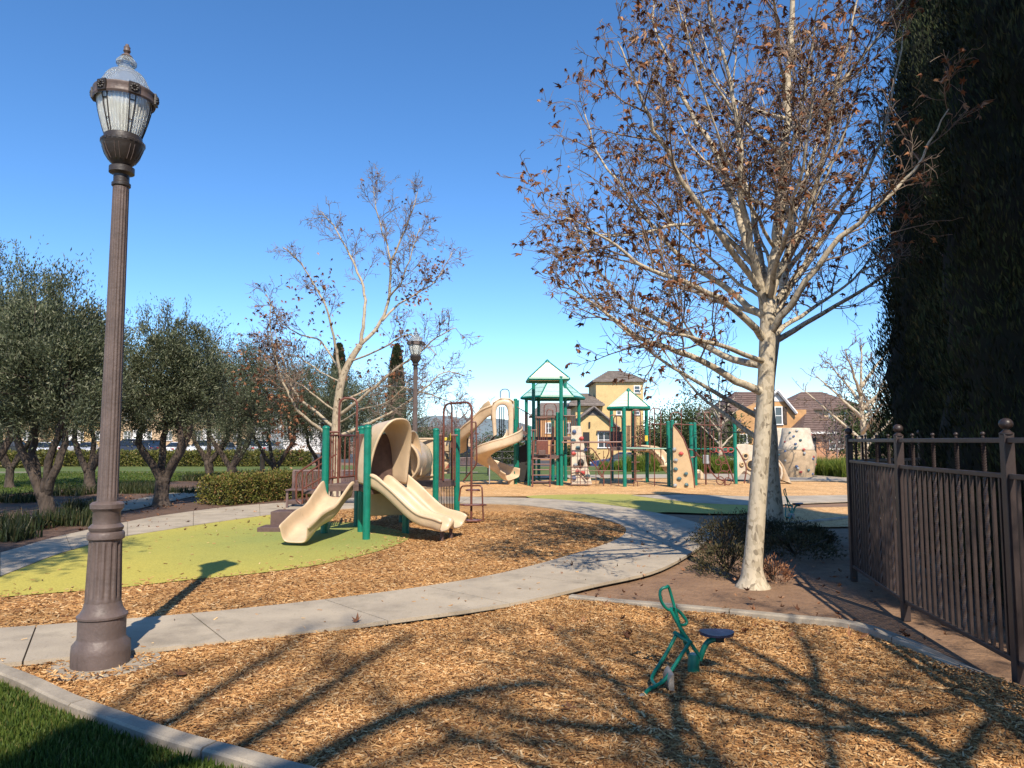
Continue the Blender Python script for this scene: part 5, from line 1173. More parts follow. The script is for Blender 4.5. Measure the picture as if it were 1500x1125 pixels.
# ================================================================= LARGE PLAY STRUCTURE
P1 = XY(800, 27)
pb = thing('play_structure', 'large play structure with roofed green towers, spiral slide and rust brown ladders', 'playground', P1, 'play structures')
def gp(px, top, Y, root=pb, r=.068, bot=-.03):
    p = XY(px, Y); return gpost(root, p.x, p.y, PX(px, top, Y).z, r, bot)
for a in [(755, 584, 27.2), (757.8, 586, 28.2), (775, 624, 26.2), (781.6, 552, 28.), (822, 551, 26.2), (828, 556, 29), (771, 583, 29.4), (789, 556, 30.2), (848, 584, 29.6), (809.7, 612, 29.4), (817, 604, 26.4), (895.6, 596, 29.6), (914, 596, 25.6), (926.8, 598, 28.6), (946.7, 598, 28.3), (978.3, 617, 25.8), (984.4, 615.5, 25.2)]: gp(*a)
def pyramid(root, cx, Y, half, eave, apex, n=4, rot=math.pi / 4, mt='roofp', squash=1.):
    p = XY(cx, Y); ze = PX(cx, eave, Y).z; za_ = PX(cx, apex, Y).z
    ring = [Vector((p.x + half * math.cos(rot + 2 * math.pi * k / n), p.y + half * math.sin(rot + 2 * math.pi * k / n), ze)) for k in range(n)]
    top = Vector((p.x, p.y, za_)); rf = None
    m_ = MB(); th = Vector((0, 0, .05))
    tr = half * .08; rt = [top + (q - Vector((p.x, p.y, ze))) * .06 - Vector((0, 0, 0)) for q in ring]
    for k in range(n):
        a, b = ring[k], ring[(k + 1) % n]; c, d = rt[(k + 1) % n], rt[k]; pm = MB()
        pm.prism([a, b, c, d], (0, 0, -.05)); o = pm.build('roof_panel', M[mt], root, False)
        # shingle courses standing proud
        for t in (.18, .36, .54, .72, .9):
            e, f = a.lerp(d, t), b.lerp(c, t); MB().tube([e + Vector((0, 0, .008)), f + Vector((0, 0, .008))], .011, 5).build('shingle_course', M[mt], o)
    for k in range(n): MB().tube([ring[k], rt[k]], .03, 6).build('roof_hip', M['green'], root)
    m2 = MB()
    for k in range(n):
        a, b = ring[k], ring[(k + 1) % n]; m2.tube([a - Vector((0, 0, .04)), b - Vector((0, 0, .04))], .06, 8)
    m2.build('roof_eave', M['green'], root); MB().lathe((p.x, p.y, za_ - .03), [(.10, 0), (.09, .05), (.02, .12), (.001, .13)], 10).build('roof_finial', M['green'], root)
pyramid(pb, 802, 26.9, 1.02, 555.5, 530, 4, R(47), 'roofp')
pyramid(pb, 810, 29.7, 1.30, 582, 546, 6, R(5), 'rooft')
pyramid(pb, 921, 27.6, .88, 597, 572, 6, R(20), 'roofp')
def dk(px0, px1, y, Ya, Yb): deck(pb, [XY(px0, Ya), XY(px1, Ya), XY(px1, Yb), XY(px0, Yb)], PX(px0, y, Ya).z)
dk(776, 824, 667, 26.3, 28.2); dk(776, 846, 640, 28.4, 30); dk(755, 778, 640, 27.4, 28.4); dk(893, 945, 655, 26.2, 29)
# sloping rail panel left
def bars(px0, px1, y0, y1, Y, n, dy=0, m='brown', r=.014, root=pb):
    pipe(root, [PX(px0, y0, Y), PX(px1, y0 + dy, Y)], .018, 'rail', m); pipe(root, [PX(px0, y1, Y), PX(px1, y1 + dy, Y)], .018, 'rail', m)
    for i in range(n):
        t = (i + 1) / (n + 1); x = px0 + (px1 - px0) * t; pipe(root, [PX(x, y0 + dy * t, Y), PX(x, y1 + dy * t, Y)], r, 'bar', m, n=6)
bars(757, 778, 596, 627, 27.3, 6, 12); MB().prism([PX(757, 625, 27.2), PX(771, 633, 27.2), PX(771, 639, 27.2), PX(757, 630, 27.2)], (0, .5, 0)).build('ramp_deck', M['deck'], pb, False)
bars(784, 820, 611, 652, 26.5, 0); 
bars(786, 800, 612, 664, 26.6, 4); bars(812, 820, 612, 664, 26.6, 3); bars(826, 846, 609, 640, 28.9, 6); bars(777, 786, 630, 664, 26.2, 2)
def ploop(pxa, pxb, y0, y1, Y, r=.018, rnd=.18, m='brown', root=pb, dY=0.): 
    return pipe(root, [PX(pxa, y0, Y), PX(pxa, y1, Y), PX(pxb, y1, Y + dY), PX(pxb, y0, Y + dY)], r, 'loop_rail', m, rnd)
for a in [(797, 815, 665, 591, 26.6), (801, 810, 665, 600, 26.7), (893.5, 903, 655, 608, 27), (899, 911, 655, 609, 27.6), (925, 938, 660, 600, 26.3), (952, 968, 680, 598, 25.6), (1032, 1040, 694, 604, 25.5), (982, 998, 622, 604, 27)]: ploop(*a)
ploop(733, 746, 589, 570, 27, .016, .15, 'dark')
MB().box(PX(794.5, 655, 26.2), (.42, .05, .5)).build('brown_panel', M['brown'], pb, False, bevel=.02); MB().box(PX(794, 663, 26.15), (.26, .05, .18)).build('brown_panel', M['deck'], pb, False, bevel=.01)
# arched ladder in front
for px_ in (780, 805.5):
    pipe(pb, [PX(px_, 716 if px_ > 800 else 717, 25.4), PX(px_ + .7, 668, 25.8), PX(px_ + 2, 645, 26.2), PX(px_ + 6, 645, 26.6)], .025, 'ladder_side', 'brown', .12)
for y in (672, 680, 688, 696, 706): pipe(pb, [PX(781, y, 25.7), PX(806, y, 25.7)], .018, 'rung')
# white rock climbing panel
rk = MB(); fr0 = [PX(836.5, 709.5, 26), PX(836.5, 624, 26), PX(851, 624, 26), PX(853, 640, 26), PX(856, 652, 26), PX(859, 676, 26), PX(863, 690, 26), PX(867.5, 709.5, 26)]
o = rk.prism(fr0, (0, .28, 0)).build('rock_panel', M['rock'], pb, False, bevel=.03)
MB().lathe(PX(851, 678, 25.98), [(.001, -.16), (.09, -.1), (.12, 0), (.09, .1), (.001, .16)], 12).build('rock_hole_shade', M['dark'], pb)  # solid black form; the dark inside of a hole is painted
def hold(root, p, k, r=.06, seed=0):
    rr = random.Random(seed); m_ = MB(); n = 8
    m_.lathe((p.x, p.y, p.z), [(.002, -r), (r * .8, -r * .55), (r, 0), (r * .7, r * .6), (.002, r * .8)], n)
    m_.v = [(p.x + (x - p.x) * rr.uniform(.8, 1.25), p.y + (y - p.y) * .7, p.z + (z - p.z) * rr.uniform(.8, 1.1)) for x, y, z in m_.v]
    return m_.build('hold', M[k], root)
hs_ = ('blueh', 'redh', 'teal', 'greyh')
for i, (x, y, c) in enumerate([(841, 632, 'blueh'), (852, 642, 'redh'), (840, 645, 'teal'), (847, 656, 'teal'), (840, 664, 'redh'), (854, 692, 'redh'), (843, 681, 'greyh'), (841, 700, 'blueh'), (861, 697, 'teal'), (858, 659, 'blueh'), (846, 690, 'redh')]): hold(pb, PX(x, y, 25.96), c, .085, i)
pipe(pb, [PX(837, 693.5, 25.9), PX(850, 691, 25.9), PX(860, 703, 25.9)], .02, 'rail', 'dark')
# bar net climber
pipe(pb, [PX(823, 648, 25.7), PX(914, 647.5, 25.7)], .028, 'net_beam', 'brown')
for px_ in (837, 850, 861, 873, 884, 895, 906): pipe(pb, [PX(px_, 648 + (12 if px_ > 865 else 0), 25.65), PX(px_, 712, 25.65)], .012, 'net_bar', 'brown', n=6)
for y in (668, 683, 689.5, 700, 710): pipe(pb, [PX(830 if y < 690 else 836, y, 25.6), PX(868 if y != 689.5 else 912, y, 25.6)], .011, 'net_bar', 'brown', n=6)
for seq in ([(859, 655), (868, 658), (878, 672), (886, 685), (880, 700)], [(884, 700), (876, 690), (888, 672), (892, 660), (888, 652), (894, 650), (897, 668), (886, 690)], [(863, 670), (872, 682), (884, 700), (884, 712)]):
    MB().tube(catmull([PX(x, y, 26.2) for x, y in seq], 5), .02, 7).build('curved_bar', M['brown'], pb)
# overhead green beams and their drops
pipe(pb, [PX(914, 656.5, 25.6), PX(990, 657.5, 25.6)], .03, 'beam', 'green'); pipe(pb, [PX(1017, 657.5, 26.2), PX(1076, 658, 26.8)], .028, 'beam', 'green')
pipe(pb, [PX(950, 621, 26), PX(1058, 623, 26.6)], .018, 'rail'); pipe(pb, [PX(985, 621, 26), PX(998, 621, 26)], .018, 'rail')
for px_, t_, b_ in ((929.5, 600, 706), (931.5, 600, 706), (952, 603, 660), (958.7, 598, 714), (998, 600, 640), (1034, 640, 710), (1027, 625, 665), (1056, 604, 655), (1045, 630, 660)): pipe(pb, [PX(px_, b_, 25.8), PX(px_, t_, 25.8)], .018, 'pole', 'brown', n=6)
for y in (640, 665, 677, 690, 701): pipe(pb, [PX(925, y, 25.9), PX(937, y, 25.9)], .014, 'rung', n=6)
MB().box(PX(932, 701.5, 25.9), (.42, .2, .04)).build('step_plate', M['brown'], pb, False); 
ploop(928, 934, 714, 705, 25.7, .014, .08)
bars(895, 908, 626, 655, 28.5, 5); bars(917, 924, 624, 656, 26.6, 4); bars(932, 945, 624, 655, 28.4, 5)
MB().box(PX(904, 643, 29), (.5, .04, .6)).build('brown_panel', M['deck'], pb, False)
MB().box(PX(946.5, 642, 28.1), (.11, .1, .22)).build('sign', M['yellow'], pb, False)
# tan wave slide in shade
cl = [PX(x, y, Yq) for x, y, Yq in [(938, 660, 28), (950, 661, 27.9), (960, 664, 27.7), (968, 674, 27.5), (975, 684, 27.4), (982, 694, 27.2), (992, 699, 27.1)]]
chute(pb, catmull(cl, 2), .5, .22, sub=1); MB().prism([PX(1018, 688, 26.9), PX(1026, 688, 26.9), PX(1031, 694, 26.9), PX(1031, 702, 26.9), PX(1016, 702, 26.9)], (0, .5, 0)).build('slide_end', M['tan'], pb, False, bevel=.03)
MB().lathe(PX(972, 683, 27.), [(.10, -.03), (.17, 0), (.10, .03)], 16).build('slide_ring', M['tanpanel'], pb)
# shark fin climbing panel
fin = [PX(x, y, Yq) for x, y, Yq in [(986, 720, 25.), (986, 622, 25.), (993, 630, 25.), (1001, 642, 25.), (1008, 660, 25.), (1013, 680, 25.), (1016.5, 700, 25.), (1018, 721, 25.)]]
MB().prism(fin, (0, .07, 0)).build('fin_panel', M['tanpanel'], pb, False, bevel=.012)
MB().tube(fin[1:], .025, 8).build('fin_edge', M['brown'], pb)
for i, (x, y, c) in enumerate([(988, 658, 'greyh'), (998, 664, 'redh'), (990, 674, 'greyh'), (989.5, 687, 'teal'), (1005, 694, 'teal'), (995, 701, 'teal'), (1005.5, 710, 'teal'), (989, 711, 'greyh')]): hold(pb, PX(x, y, 24.96), c, .075, 40 + i)
# green posts and ring climber at the right
for a in [(1011.5, 619, 27.2), (1017, 619, 26.4), (1075.5, 618, 27.3)]: gp(*a)
for seq in ([(1019, 662), (1024, 668), (1034, 675), (1040, 688), (1050, 700), (1060, 703)], [(1048, 655), (1058, 660), (1066, 680), (1072, 695), (1076, 708)], [(1078, 655), (1086, 668), (1093, 685), (1090, 708)], [(1008, 658), (1016, 660), (1019, 668), (1012, 670)]):
    MB().tube(catmull([PX(x, y, 26.3) for x, y in seq], 5), .026, 8).build('curved_bar', M['brown'], pb)
for x, y, q in ((1058, 672, .13), (1062, 685, .16), (1060, 697, .19), (1055, 704, .14), (1066, 705, .13), (1052, 677, .1)):
    c_ = PX(x, y, 26.3); MB().tube([c_ + Vector((q * math.cos(k * .449), 0, q * math.sin(k * .449))) for k in range(15)], .018, 7).build('ring', M['brown'], pb)
MB().box(PX(1034, 673, 26.2), (.22, .1, .32)).build('grey_box', M['greyh'], pb, False, bevel=.02)
for x in (1062, 1034): pipe(pb, [PX(x, 717 if x > 1040 else 710, 26.2), PX(x, 704 if x > 1040 else 680, 26.2)], .03, 'pole')
# red scroll on the beam
for x in (1045, 1053, 1063, 1070):
    c_ = PX(x, 659, 26.5); MB().tube([c_ + Vector((.12 * math.cos(k * .5), 0, .09 * math.sin(k * .5))) for k in range(14)], .013, 6).build('scroll', M['redh'], pb)
# spiral slide: hood and helix
cC = XY(726, 26.6); hx = []
for i in range(30):
    t = i / 29; a = R(25 - 335 * t); q = .56; hx.append(Vector((cC.x + q * math.cos(a) + .22 * (1 - t) * max(0, math.cos(a)), cC.y + q * math.sin(a) * 1.05, .30 + (PX(740, 640, 26.6).z - .30) * (1 - t) ** .93)))
e_ = hx[-1]; hx += [e_ + Vector((.16, -.10, -.05)), e_ + Vector((.30, -.24, -.08))]
chute(pb, hx, .54, .30, 'spiral_slide', 'tan', wf=lambda t: (1 + .28 * max(0, (t - .86) / .14), 1 + (.35 * max(0, 1 - t / .25))), sub=1, tilt=-.22)
MB().tube([(e_.x + .2, e_.y - .1, -.03), (e_.x + .2, e_.y - .1, .22)], .12, 12).build('slide_foot', M['tanpanel'], pb)
pipe(pb, [PX(717, 708, 26.3), PX(717, 682, 26.3)], .02, 'slide_foot', 'greyh')
# hood with an arched window
hY = 26.5; ox = [(722, 640), (720, 612), (719, 600), (722, 590), (733, 583.5), (746, 584), (752.5, 588), (753, 612), (752, 640)]
ix = [(728, 636), (727, 616), (726.5, 603), (728.5, 596), (733, 593.5), (738, 593), (743, 597), (744.5, 612), (744, 636)]
mh = MB(); rows = []
for dy in (0, .05):
    rows.append([PX(x, y, hY + dy) for x, y in ox])
def band_between(o1, i1, Y, dep):
    a = [PX(x, y, Y) for x, y in o1]; b = [PX(x, y, Y) for x, y in i1]; m_ = MB(); e = Vector((0, dep, 0)); n = len(a)
    V_ = [a, b, [p + e for p in b], [p + e for p in a]]; base = 0
    for r in V_: m_.v += [tuple(p) for p in r]
    for j in range(n - 1):
        for k in range(4): k2 = (k + 1) % 4; m_.f.append((k * n + j, k * n + j + 1, k2 * n + j + 1, k2 * n + j))
    return m_
band_between(ox, ix, hY, .10).build('slide_hood', M['tan'], pb, 'all', sub=1)
rows = [[PX(x, y, hY + .08) for x, y in ox], [PX(x, y + 2, hY + .6) for x, y in ox], [PX(x, y + 4, hY + .9) for x, y in ox]]
# roof and flanks of the hood run back to the platform
MB().grid([r[1:-1] for r in rows]).build('hood_shell', M['tan'], pb, 'all', solid=.04)
for x in (732, 735, 738): pipe(pb, [PX(x, 596, 27.6), PX(x, 640, 27.6)], .02, 'bar', 'dark')
# left arm: a second chute dropping to the left behind
cl = [PX(x, y, Yq) for x, y, Yq in [(724, 603, 26.9), (716, 607, 26.9), (706, 617, 27), (696, 627, 27.1), (687, 636, 27.3), (680, 643, 27.5), (676, 652, 27.8), (674, 664, 28.2)]]
chute(pb, catmull(cl, 3), .56, .36, 'side_slide', 'tan', wf=lambda t: (1, 1.1 - .3 * t), sub=1, tilt=.35)
pipe(pb, [PX(724, 625, 27.2), PX(724, 640, 27.2), PX(714, 652, 27.5)], .03, 'support', 'dark'); pipe(pb, [PX(685, 640, 27.6), PX(683, 700, 27.6)], .025, 'support', 'dark')
MB().prism([PX(760, 655, 28.2), PX(771, 650, 28.2), PX(774, 705, 28.2), PX(760, 705, 28.2)], (0, .6, 0)).build('dark_panel', M['dark'], pb, False)

# ================================================================= ROCK CLIMBERS at the right
def boulder_tower(label, px, y0, y1, wpx, Y, seed, mtop='rock', mbot='rockb', split=.55):
    c = XY(px, Y); zt_ = PX(px, y0, Y).z; root = thing('climbing_boulder', label, 'climbing rock', c, 'moulded climbing rocks'); rr = wpx / F * Y / 2; r = random.Random(seed)
    for nm, a, b, mt in (('lower_rock', -.03, zt_ * split, mbot), ('upper_rock', zt_ * split + .015, zt_, mtop)):
        rows = []
        for i in range(10):
            t = i / 9; z = a + (b - a) * t; f_ = z / zt_; q = rr * (.94 + .14 * math.sin(min(1, f_ * 1.3) * 2.6) - .42 * max(0, f_ - .5)) * (1 - .04 * (t < .05 or t > .95))
            rows.append([(c.x + q * (1 + .05 * math.sin(3 * w_ + seed) + .03 * math.sin(7 * w_ + z * 5)) * math.cos(w_), c.y + q * (1 + .05 * math.sin(3 * w_ + seed)) * math.sin(w_), z) for w_ in [2 * math.pi * k / 28 for k in range(29)]])
        m_ = MB().grid(rows); n0 = len(m_.v); m_.f.append(tuple(range(n0 - 29, n0 - 1))); m_.build(nm, M[mt], root)
    for i in range(24):
        a = -math.pi * (.06 + .88 * r.random()); z = zt_ * (.06 + .9 * (i + .5) / 24); f_ = z / zt_; q = rr * (.94 + .14 * math.sin(min(1, f_ * 1.3) * 2.6) - .42 * max(0, f_ - .5)) * 1.01
        hold(root, Vector((c.x + q * math.cos(a), c.y + q * math.sin(a), z)), hs_[i % 4], .066, seed * 50 + i)
    return root
boulder_tower('tall barrel shaped tan climbing rock dotted with coloured holds', 1164, 627, 697, 48, 32.5, 3)
boulder_tower('paler climbing rock half hidden behind the plane trunk', 1136, 627, 690, 40, 35, 4, 'rock', 'rock')
# arch with a crawl hole
Ar = 27.2; ra = thing('climbing_arch', 'grey tan moulded arch with a round crawl hole, right of the shaded trunk', 'climbing rock', XY(1140, Ar), 'moulded climbing rocks')
o1 = [(1100, 710), (1106, 690), (1114, 674), (1124, 668), (1136, 668), (1146, 674), (1152, 684), (1157, 696), (1165, 710)]; i1 = [(1122, 702), (1121, 694), (1122, 684), (1127, 677), (1134, 674), (1141, 677), (1146, 685), (1147, 694), (1145, 703)]
band_between(o1, i1, Ar, .7).build('rock_shell', M['rockb'], ra, 'all', sub=1)
band_between(i1[::-1], [(1124, 700), (1124, 693), (1125, 685), (1129, 679.5), (1134, 677), (1139, 679.5), (1143.5, 686), (1144.5, 694), (1143, 700)][::-1], Ar - .06, .1).build('hole_rim', M['rock'], ra, 'all')
hold(ra, PX(1139, 678, Ar + .4), 'redh', .09, 2)
rp_ = thing('activity_board', 'tan rounded play board with ring holes, left of the pale plane trunk', 'play panel', XY(1090, 28.5))
pp_ = [(1077, 704), (1076, 656), (1080, 651), (1092, 650), (1106, 653), (1112, 660), (1112, 700), (1100, 697), (1090, 690)]
MB().prism([PX(x, y, 28.5) for x, y in pp_], (0, .12, 0)).build('panel', M['rock'], rp_, False, bevel=.02)
for x, y, q in ((1092, 668, .10), (1101, 681, .19), (1087, 680, .06)):
    c_ = PX(x, y, 28.46); MB().tube([c_ + Vector((q * math.cos(k * .4189), 0, q * math.sin(k * .4189))) for k in range(16)], .035, 8).build('hole_ring', M['tanpanel'], rp_); MB().tube([c_ + Vector((0, -.01, 0)), c_ + Vector((0, .03, 0))], q * .75, 16).build('hole', M['dark'], rp_)  # each hole is a black disc, its inner shade painted on

# ================================================================= BENCHES
def bench(label, px0, px1, ysit, ytop, ybase, Y, n, m='bench', curve=0.):
    a, b = XY(px0, Y), XY(px1, Y); root = thing('park_bench', label, 'bench', (a + b) / 2, 'slatted steel benches'); ln = (b - a).length; zs = PX(px0, ysit, Y).z; zt_ = PX(px0, ytop, Y).z
    zs = .45; 
    for i in range(n):
        x = a.x + ln * (i + .5) / n; MB().tube([(x, Y, zs - .03), (x, Y + .05, zs + .1), (x, Y + .16, zt_)], .5 * ln / n * .62, 4).build('slat', M[m], root, False)
    pipe(root, [(a.x, Y + .17, zt_), (b.x, Y + .17, zt_)], .03, 'top_rail', m, n=8); pipe(root, [(a.x, Y - .0, zs - .03), (b.x, Y, zs - .03)], .025, 'rail', m)
    for i in range(5): MB().box(((a.x + b.x) / 2, Y - .07 - i * .09, zs), (ln, .075, .025)).build('seat_slat', M[m], root, False, bevel=.005)
    for x in (a.x + .03, b.x - .03):
        MB().box((x, Y + .1, zt_ / 2), (.06, .05, zt_)).build('leg', M[m], root, False); MB().box((x, Y - .38, zs / 2), (.05, .05, zs)).build('leg', M[m], root, False)
    return root
bench('mauve brown slatted bench behind the stair rails, left one of the pair', 429, 488, 715, 690, 737, 17.6, 26)
bench('mauve brown slatted bench behind the small slide, right one of the pair', 500, 562, 715, 690, 735, 18.6, 26)
bench('mauve slatted bench far behind, seen through the loop rail', 672, 718, 684, 671, 692, 36, 22)
# rail, bollards
rl = thing('pipe_rail', 'low black pipe rail behind the spiral slide', 'railing', XY(735, 34)); 
for y in (661.5, 671.5): pipe(rl, [PX(714, y, 34), PX(757, y, 34)], .03, 'rail', 'dark')
for x in (715, 736, 756): pipe(rl, [XY(x, 34, -.03), PX(x, 661, 34)], .03, 'rail_post', 'dark')
bol = thing('bollard', 'dark stubby bollard between the far olives', 'bollard', G(384, 692)); MB().lathe(G(384, 692), [(.12, -.02), (.12, .75), (.135, .78), (.135, .84), (.08, .95), (.001, .98)], 14).build('post', M['bronzed'], bol)

# ================================================================= HOUSES
def win(root, x0, x1, y0, y1, Y, cols=1, rows=2, shutter=False):
    a, b = PX(x0, y1, Y), PX(x1, y0, Y); w, h = b.x - a.x, b.z - a.z; t = .09
    f = MB(); cx, cz = (a.x + b.x) / 2, (a.z + b.z) / 2
    f.box((cx, Y - .03, b.z + t / 2), (w + 2 * t, .12, t)); f.box((cx, Y - .04, a.z - t / 2), (w + 2 * t + .1, .16, t)); f.box((a.x - t / 2, Y - .03, cz), (t, .12, h)); f.box((b.x + t / 2, Y - .03, cz), (t, .12, h))
    for c in range(1, cols): f.box((a.x + w * c / cols, Y - .02, cz), (t * .7, .08, h))
    for r in range(1, rows): f.box((cx, Y - .02, a.z + h * r / rows), (w, .07, t * .6))
    o = f.build('window', M['white'], root, False)
    for c in range(cols):
        for r in range(rows): MB().box((a.x + w * (c + .5) / cols, Y - .005, a.z + h * (r + .5) / rows), (w / cols, .02, h / rows)).build('pane', M['glass'], o, False)
    if shutter:
        for s in (a.x - t - .2, b.x + t + .2): MB().box((s, Y - .03, cz), (.34, .06, h + .1)).build('shutter', M['oliveb'], root, False)
def wallp(root, poly, Y, dep, m, name='wall'): return MB().prism([PX(x, y, Y) if y < 9000 else XY(x, Y, -1.1) for x, y in poly], (0, dep, 0)).build(name, M[m], root, False)
def hip(root, x0, x1, ye, yr, Y, dep, m, ov=.5, ridge=.3, name='roof'):
    a, b = PX(x0, ye, Y), PX(x1, ye, Y); zr = PX(x0, yr, Y + dep / 2).z; ln = b.x - a.x; y0, y1 = Y - ov, Y + dep + ov; xa, xb = a.x - ov, b.x + ov; ym = (y0 + y1) / 2; r0, r1 = a.x + ln * (.5 - ridge / 2), a.x + ln * (.5 + ridge / 2)
    m_ = MB(); m_.v = [(xa, y0, a.z), (xb, y0, a.z), (xb, y1, a.z), (xa, y1, a.z), (r0, ym, zr), (r1, ym, zr)] + [(xa, y0, a.z - .18), (xb, y0, a.z - .18), (xb, y1, a.z - .18), (xa, y1, a.z - .18)]
    m_.f = [(0, 1, 5, 4), (1, 2, 5), (2, 3, 4, 5), (3, 0, 4), (6, 7, 1, 0), (7, 8, 2, 1), (8, 9, 3, 2), (9, 6, 0, 3), (9, 8, 7, 6)]; o = m_.build(name, M[m], root, False)
    # tile courses
    zc_ = 9
    for k in range(1, zc_):
        t = k / zc_; p = Vector((xa, y0, a.z)).lerp(Vector((r0, ym, zr)), t); q = Vector((xb, y0, a.z)).lerp(Vector((r1, ym, zr)), t); MB().tube([p + Vector((0, -.02, .02)), q + Vector((0, -.02, .02))], .045, 4).build('tile_course', M[m], o, False)
    return o
def gable(root, apex, le, re, Y, m, dep=4, th=.22, ov=.35):
    for e in (le, re):
        a, b = PX(*apex, Y - ov), PX(*e, Y - ov); MB().prism([a, b, b + Vector((0, 0, -th)), a + Vector((0, 0, -th))], (0, dep, 0)).build('roof', M['roofgrey'], root, False)
        MB().tube([a + Vector((0, -.03, -.1)), b + Vector((0, -.03, -.1))], .12, 4).build('fascia', M[m], root, False)
yh = thing('house', 'yellow stucco house with a three storey tower and front gable', 'house', XY(890, 67, -.8))
wallp(yh, [(873, 9999), (873, 557), (942, 557), (942, 9999)], 72, 7, 'stucco_y'); hip(yh, 872, 943, 557, 543, 72, 7, 'roofgrey', .3, .25)
wallp(yh, [(843, 9999), (843, 592), (874, 592), (874, 9999)], 71, 6, 'stucco_y'); hip(yh, 842, 876, 592, 576, 71, 6, 'roofgrey', .6, .4)
wallp(yh, [(849, 9999), (849, 613), (870, 597), (908, 627), (908, 9999)], 67, 3.9, 'stucco_y'); gable(yh, (870, 594.5), (848, 612), (909, 627), 67, 'roofgrey', 4.2)
MB().prism([PX(857, 608, 66.97), PX(870, 598, 66.97), PX(884, 609, 66.97)], (0, .02, 0)).build('gable_board', M['roofgrey'], yh, False)
for w_ in ((929.5, 936.5, 566, 575), (904, 909, 597, 607), (930, 936, 598, 607)): win(yh, *w_, 72)
win(yh, 877, 892.5, 634, 655, 67, 2, 2); MB().box(PX(863.5, 622, 66.9), (.15, .1, .5)).build('wall_lamp', M['dark'], yh, False)
MB().prism([PX(854, 633, 66.95), PX(863.5, 633, 66.95), XY(863.5, 66.95, -.9), XY(854, 66.95, -.9)], (0, .04, 0)).build('door', M['dark'], yh, False)
MB().box(PX(885, 631.5, 66.8), (1.35, .3, .1)).build('window_hood', M['deck'], yh, False)
oh = thing('house', 'orange stucco house with a white gable and a low brick wing', 'house', XY(1140, 60))
wallp(oh, [(1078, 9999), (1078, 603), (1113, 590), (1139, 573), (1166, 600), (1181, 600), (1181, 9999)], 61, 7, 'stucco_o')
gable(oh, (1139, 570), (1106, 598), (1167, 604), 61, 'white', 2.5)
MB().prism([PX(1118, 588, 60.95), PX(1139, 573.5, 60.95), PX(1152, 588, 60.95)], (0, .03, 0)).build('gable_board', M['white'], oh, False)
hip(oh, 1070, 1182, 600, 574, 62, 8, 'rooftile', .4, .5)
win(oh, 1136, 1144, 597, 621, 61, 1, 2, True); win(oh, 1084, 1093, 637, 648, 61, 2, 1, True)
M['brick'] = mat('orange_brick', (.50, .27, .15), .9, .2, 9, .4, 40, col2=(.36, .17, .09))
wallp(oh, [(1181, 9999), (1181, 633), (1244, 633), (1244, 9999)], 58, 6, 'brick')
hip(oh, 1181, 1246, 633, 603, 58, 7, 'rooftile', .5, .2); MB().box(PX(1214, 634, 57.4), (3.9, .06, .16)).build('gutter', M['white'], oh, False)
MB().box(PX(1190, 655.5, 57.98), (.62, .06, 1.85)).build('door', M['everg'] if False else M['dark'], oh, False); MB().box(PX(1190, 674.5, 57.6), (1.2, .8, .18)).build('porch_step', M['conc'], oh, False)
win(oh, 1216, 1222.5, 638, 657, 58, 1, 2); win(oh, 1226.5, 1233.5, 638, 657, 58, 1, 2); MB().box(PX(1241.5, 655, 57.9), (.1, .1, 2.3)).build('downpipe', M['white'], oh, False)
th_ = thing('house', 'tan house with a terracotta roof behind the brick wing', 'house', XY(1215, 82, -.8)); wallp(th_, [(1160, 9999), (1160, 598), (1262, 598), (1262, 9999)], 82, 8, 'stucco_t'); hip(th_, 1158, 1264, 598, 574, 82, 8, 'rooftile', .6, .3)
for x in (1190, 1215, 1238): win(th_, x, x + 6, 606, 618, 82)
gh = thing('house', 'low house with a dark grey roof seen between the green tower posts', 'house', XY(820, 95, -.8)); wallp(gh, [(786, 9999), (786, 607), (850, 607), (850, 9999)], 95, 9, 'stucco_o'); hip(gh, 784, 852, 607, 590, 95, 9, 'roofgrey', .6, .7)
for x in (800, 830): win(gh, x, x + 7, 620, 634, 95, 2)
rh = thing('house', 'far low house with a brown roof left of the tall loop rail', 'house', XY(640, 110, -.8)); wallp(rh, [(600, 9999), (600, 634), (690, 634), (690, 9999)], 110, 9, 'stucco_t'); hip(rh, 598, 692, 634, 625, 110, 9, 'rooftile', .6, .7)
for x in (612, 650): win(rh, x, x + 7, 638, 646, 110, 2, 1)
LH = [(-70, 62, 590, 'stucco_t', 'tan house behind the parked cars, farthest left'), (75, 160, 585, 'stucco_dull', 'dull yellow house behind the thick olive and parked cars'), (172, 262, 590, 'stucco_t', 'tan house right of the lamp post beyond the cars'), (275, 362, 592, 'stucco_t', 'tan house behind the forked olive'), (372, 470, 596, 'white', 'pale house behind the far olives')]
for x0, x1, yt, mt, lab in LH:
    h_ = thing('house', lab, 'house', XY((x0 + x1) / 2, 104), 'houses beyond the parked cars'); wallp(h_, [(x0, 9999), (x0, yt), (x1, yt), (x1, 9999)], 104, 10, mt); hip(h_, x0 - 2, x1 + 2, yt, yt - 22, 104, 10, 'rooftile', .7, .5)
    for k in range(3):
        xx_ = x0 + (x1 - x0) * (k + .5) / 3; win(h_, xx_ - 5, xx_ + 5, 632, 645, 104, 2, 2); win(h_, xx_ - 4, xx_ + 4, 603, 615, 104, 2, 2)
    MB().prism([PX(x0 + 22, 628, 103.9), PX(x0 + 44, 628, 103.9), XY(x0 + 44, 103.9, -.1), XY(x0 + 22, 103.9, -.1)], (0, .06, 0)).build('garage_door', M['white'] if mt != 'white' else M['greyh'], h_, False)

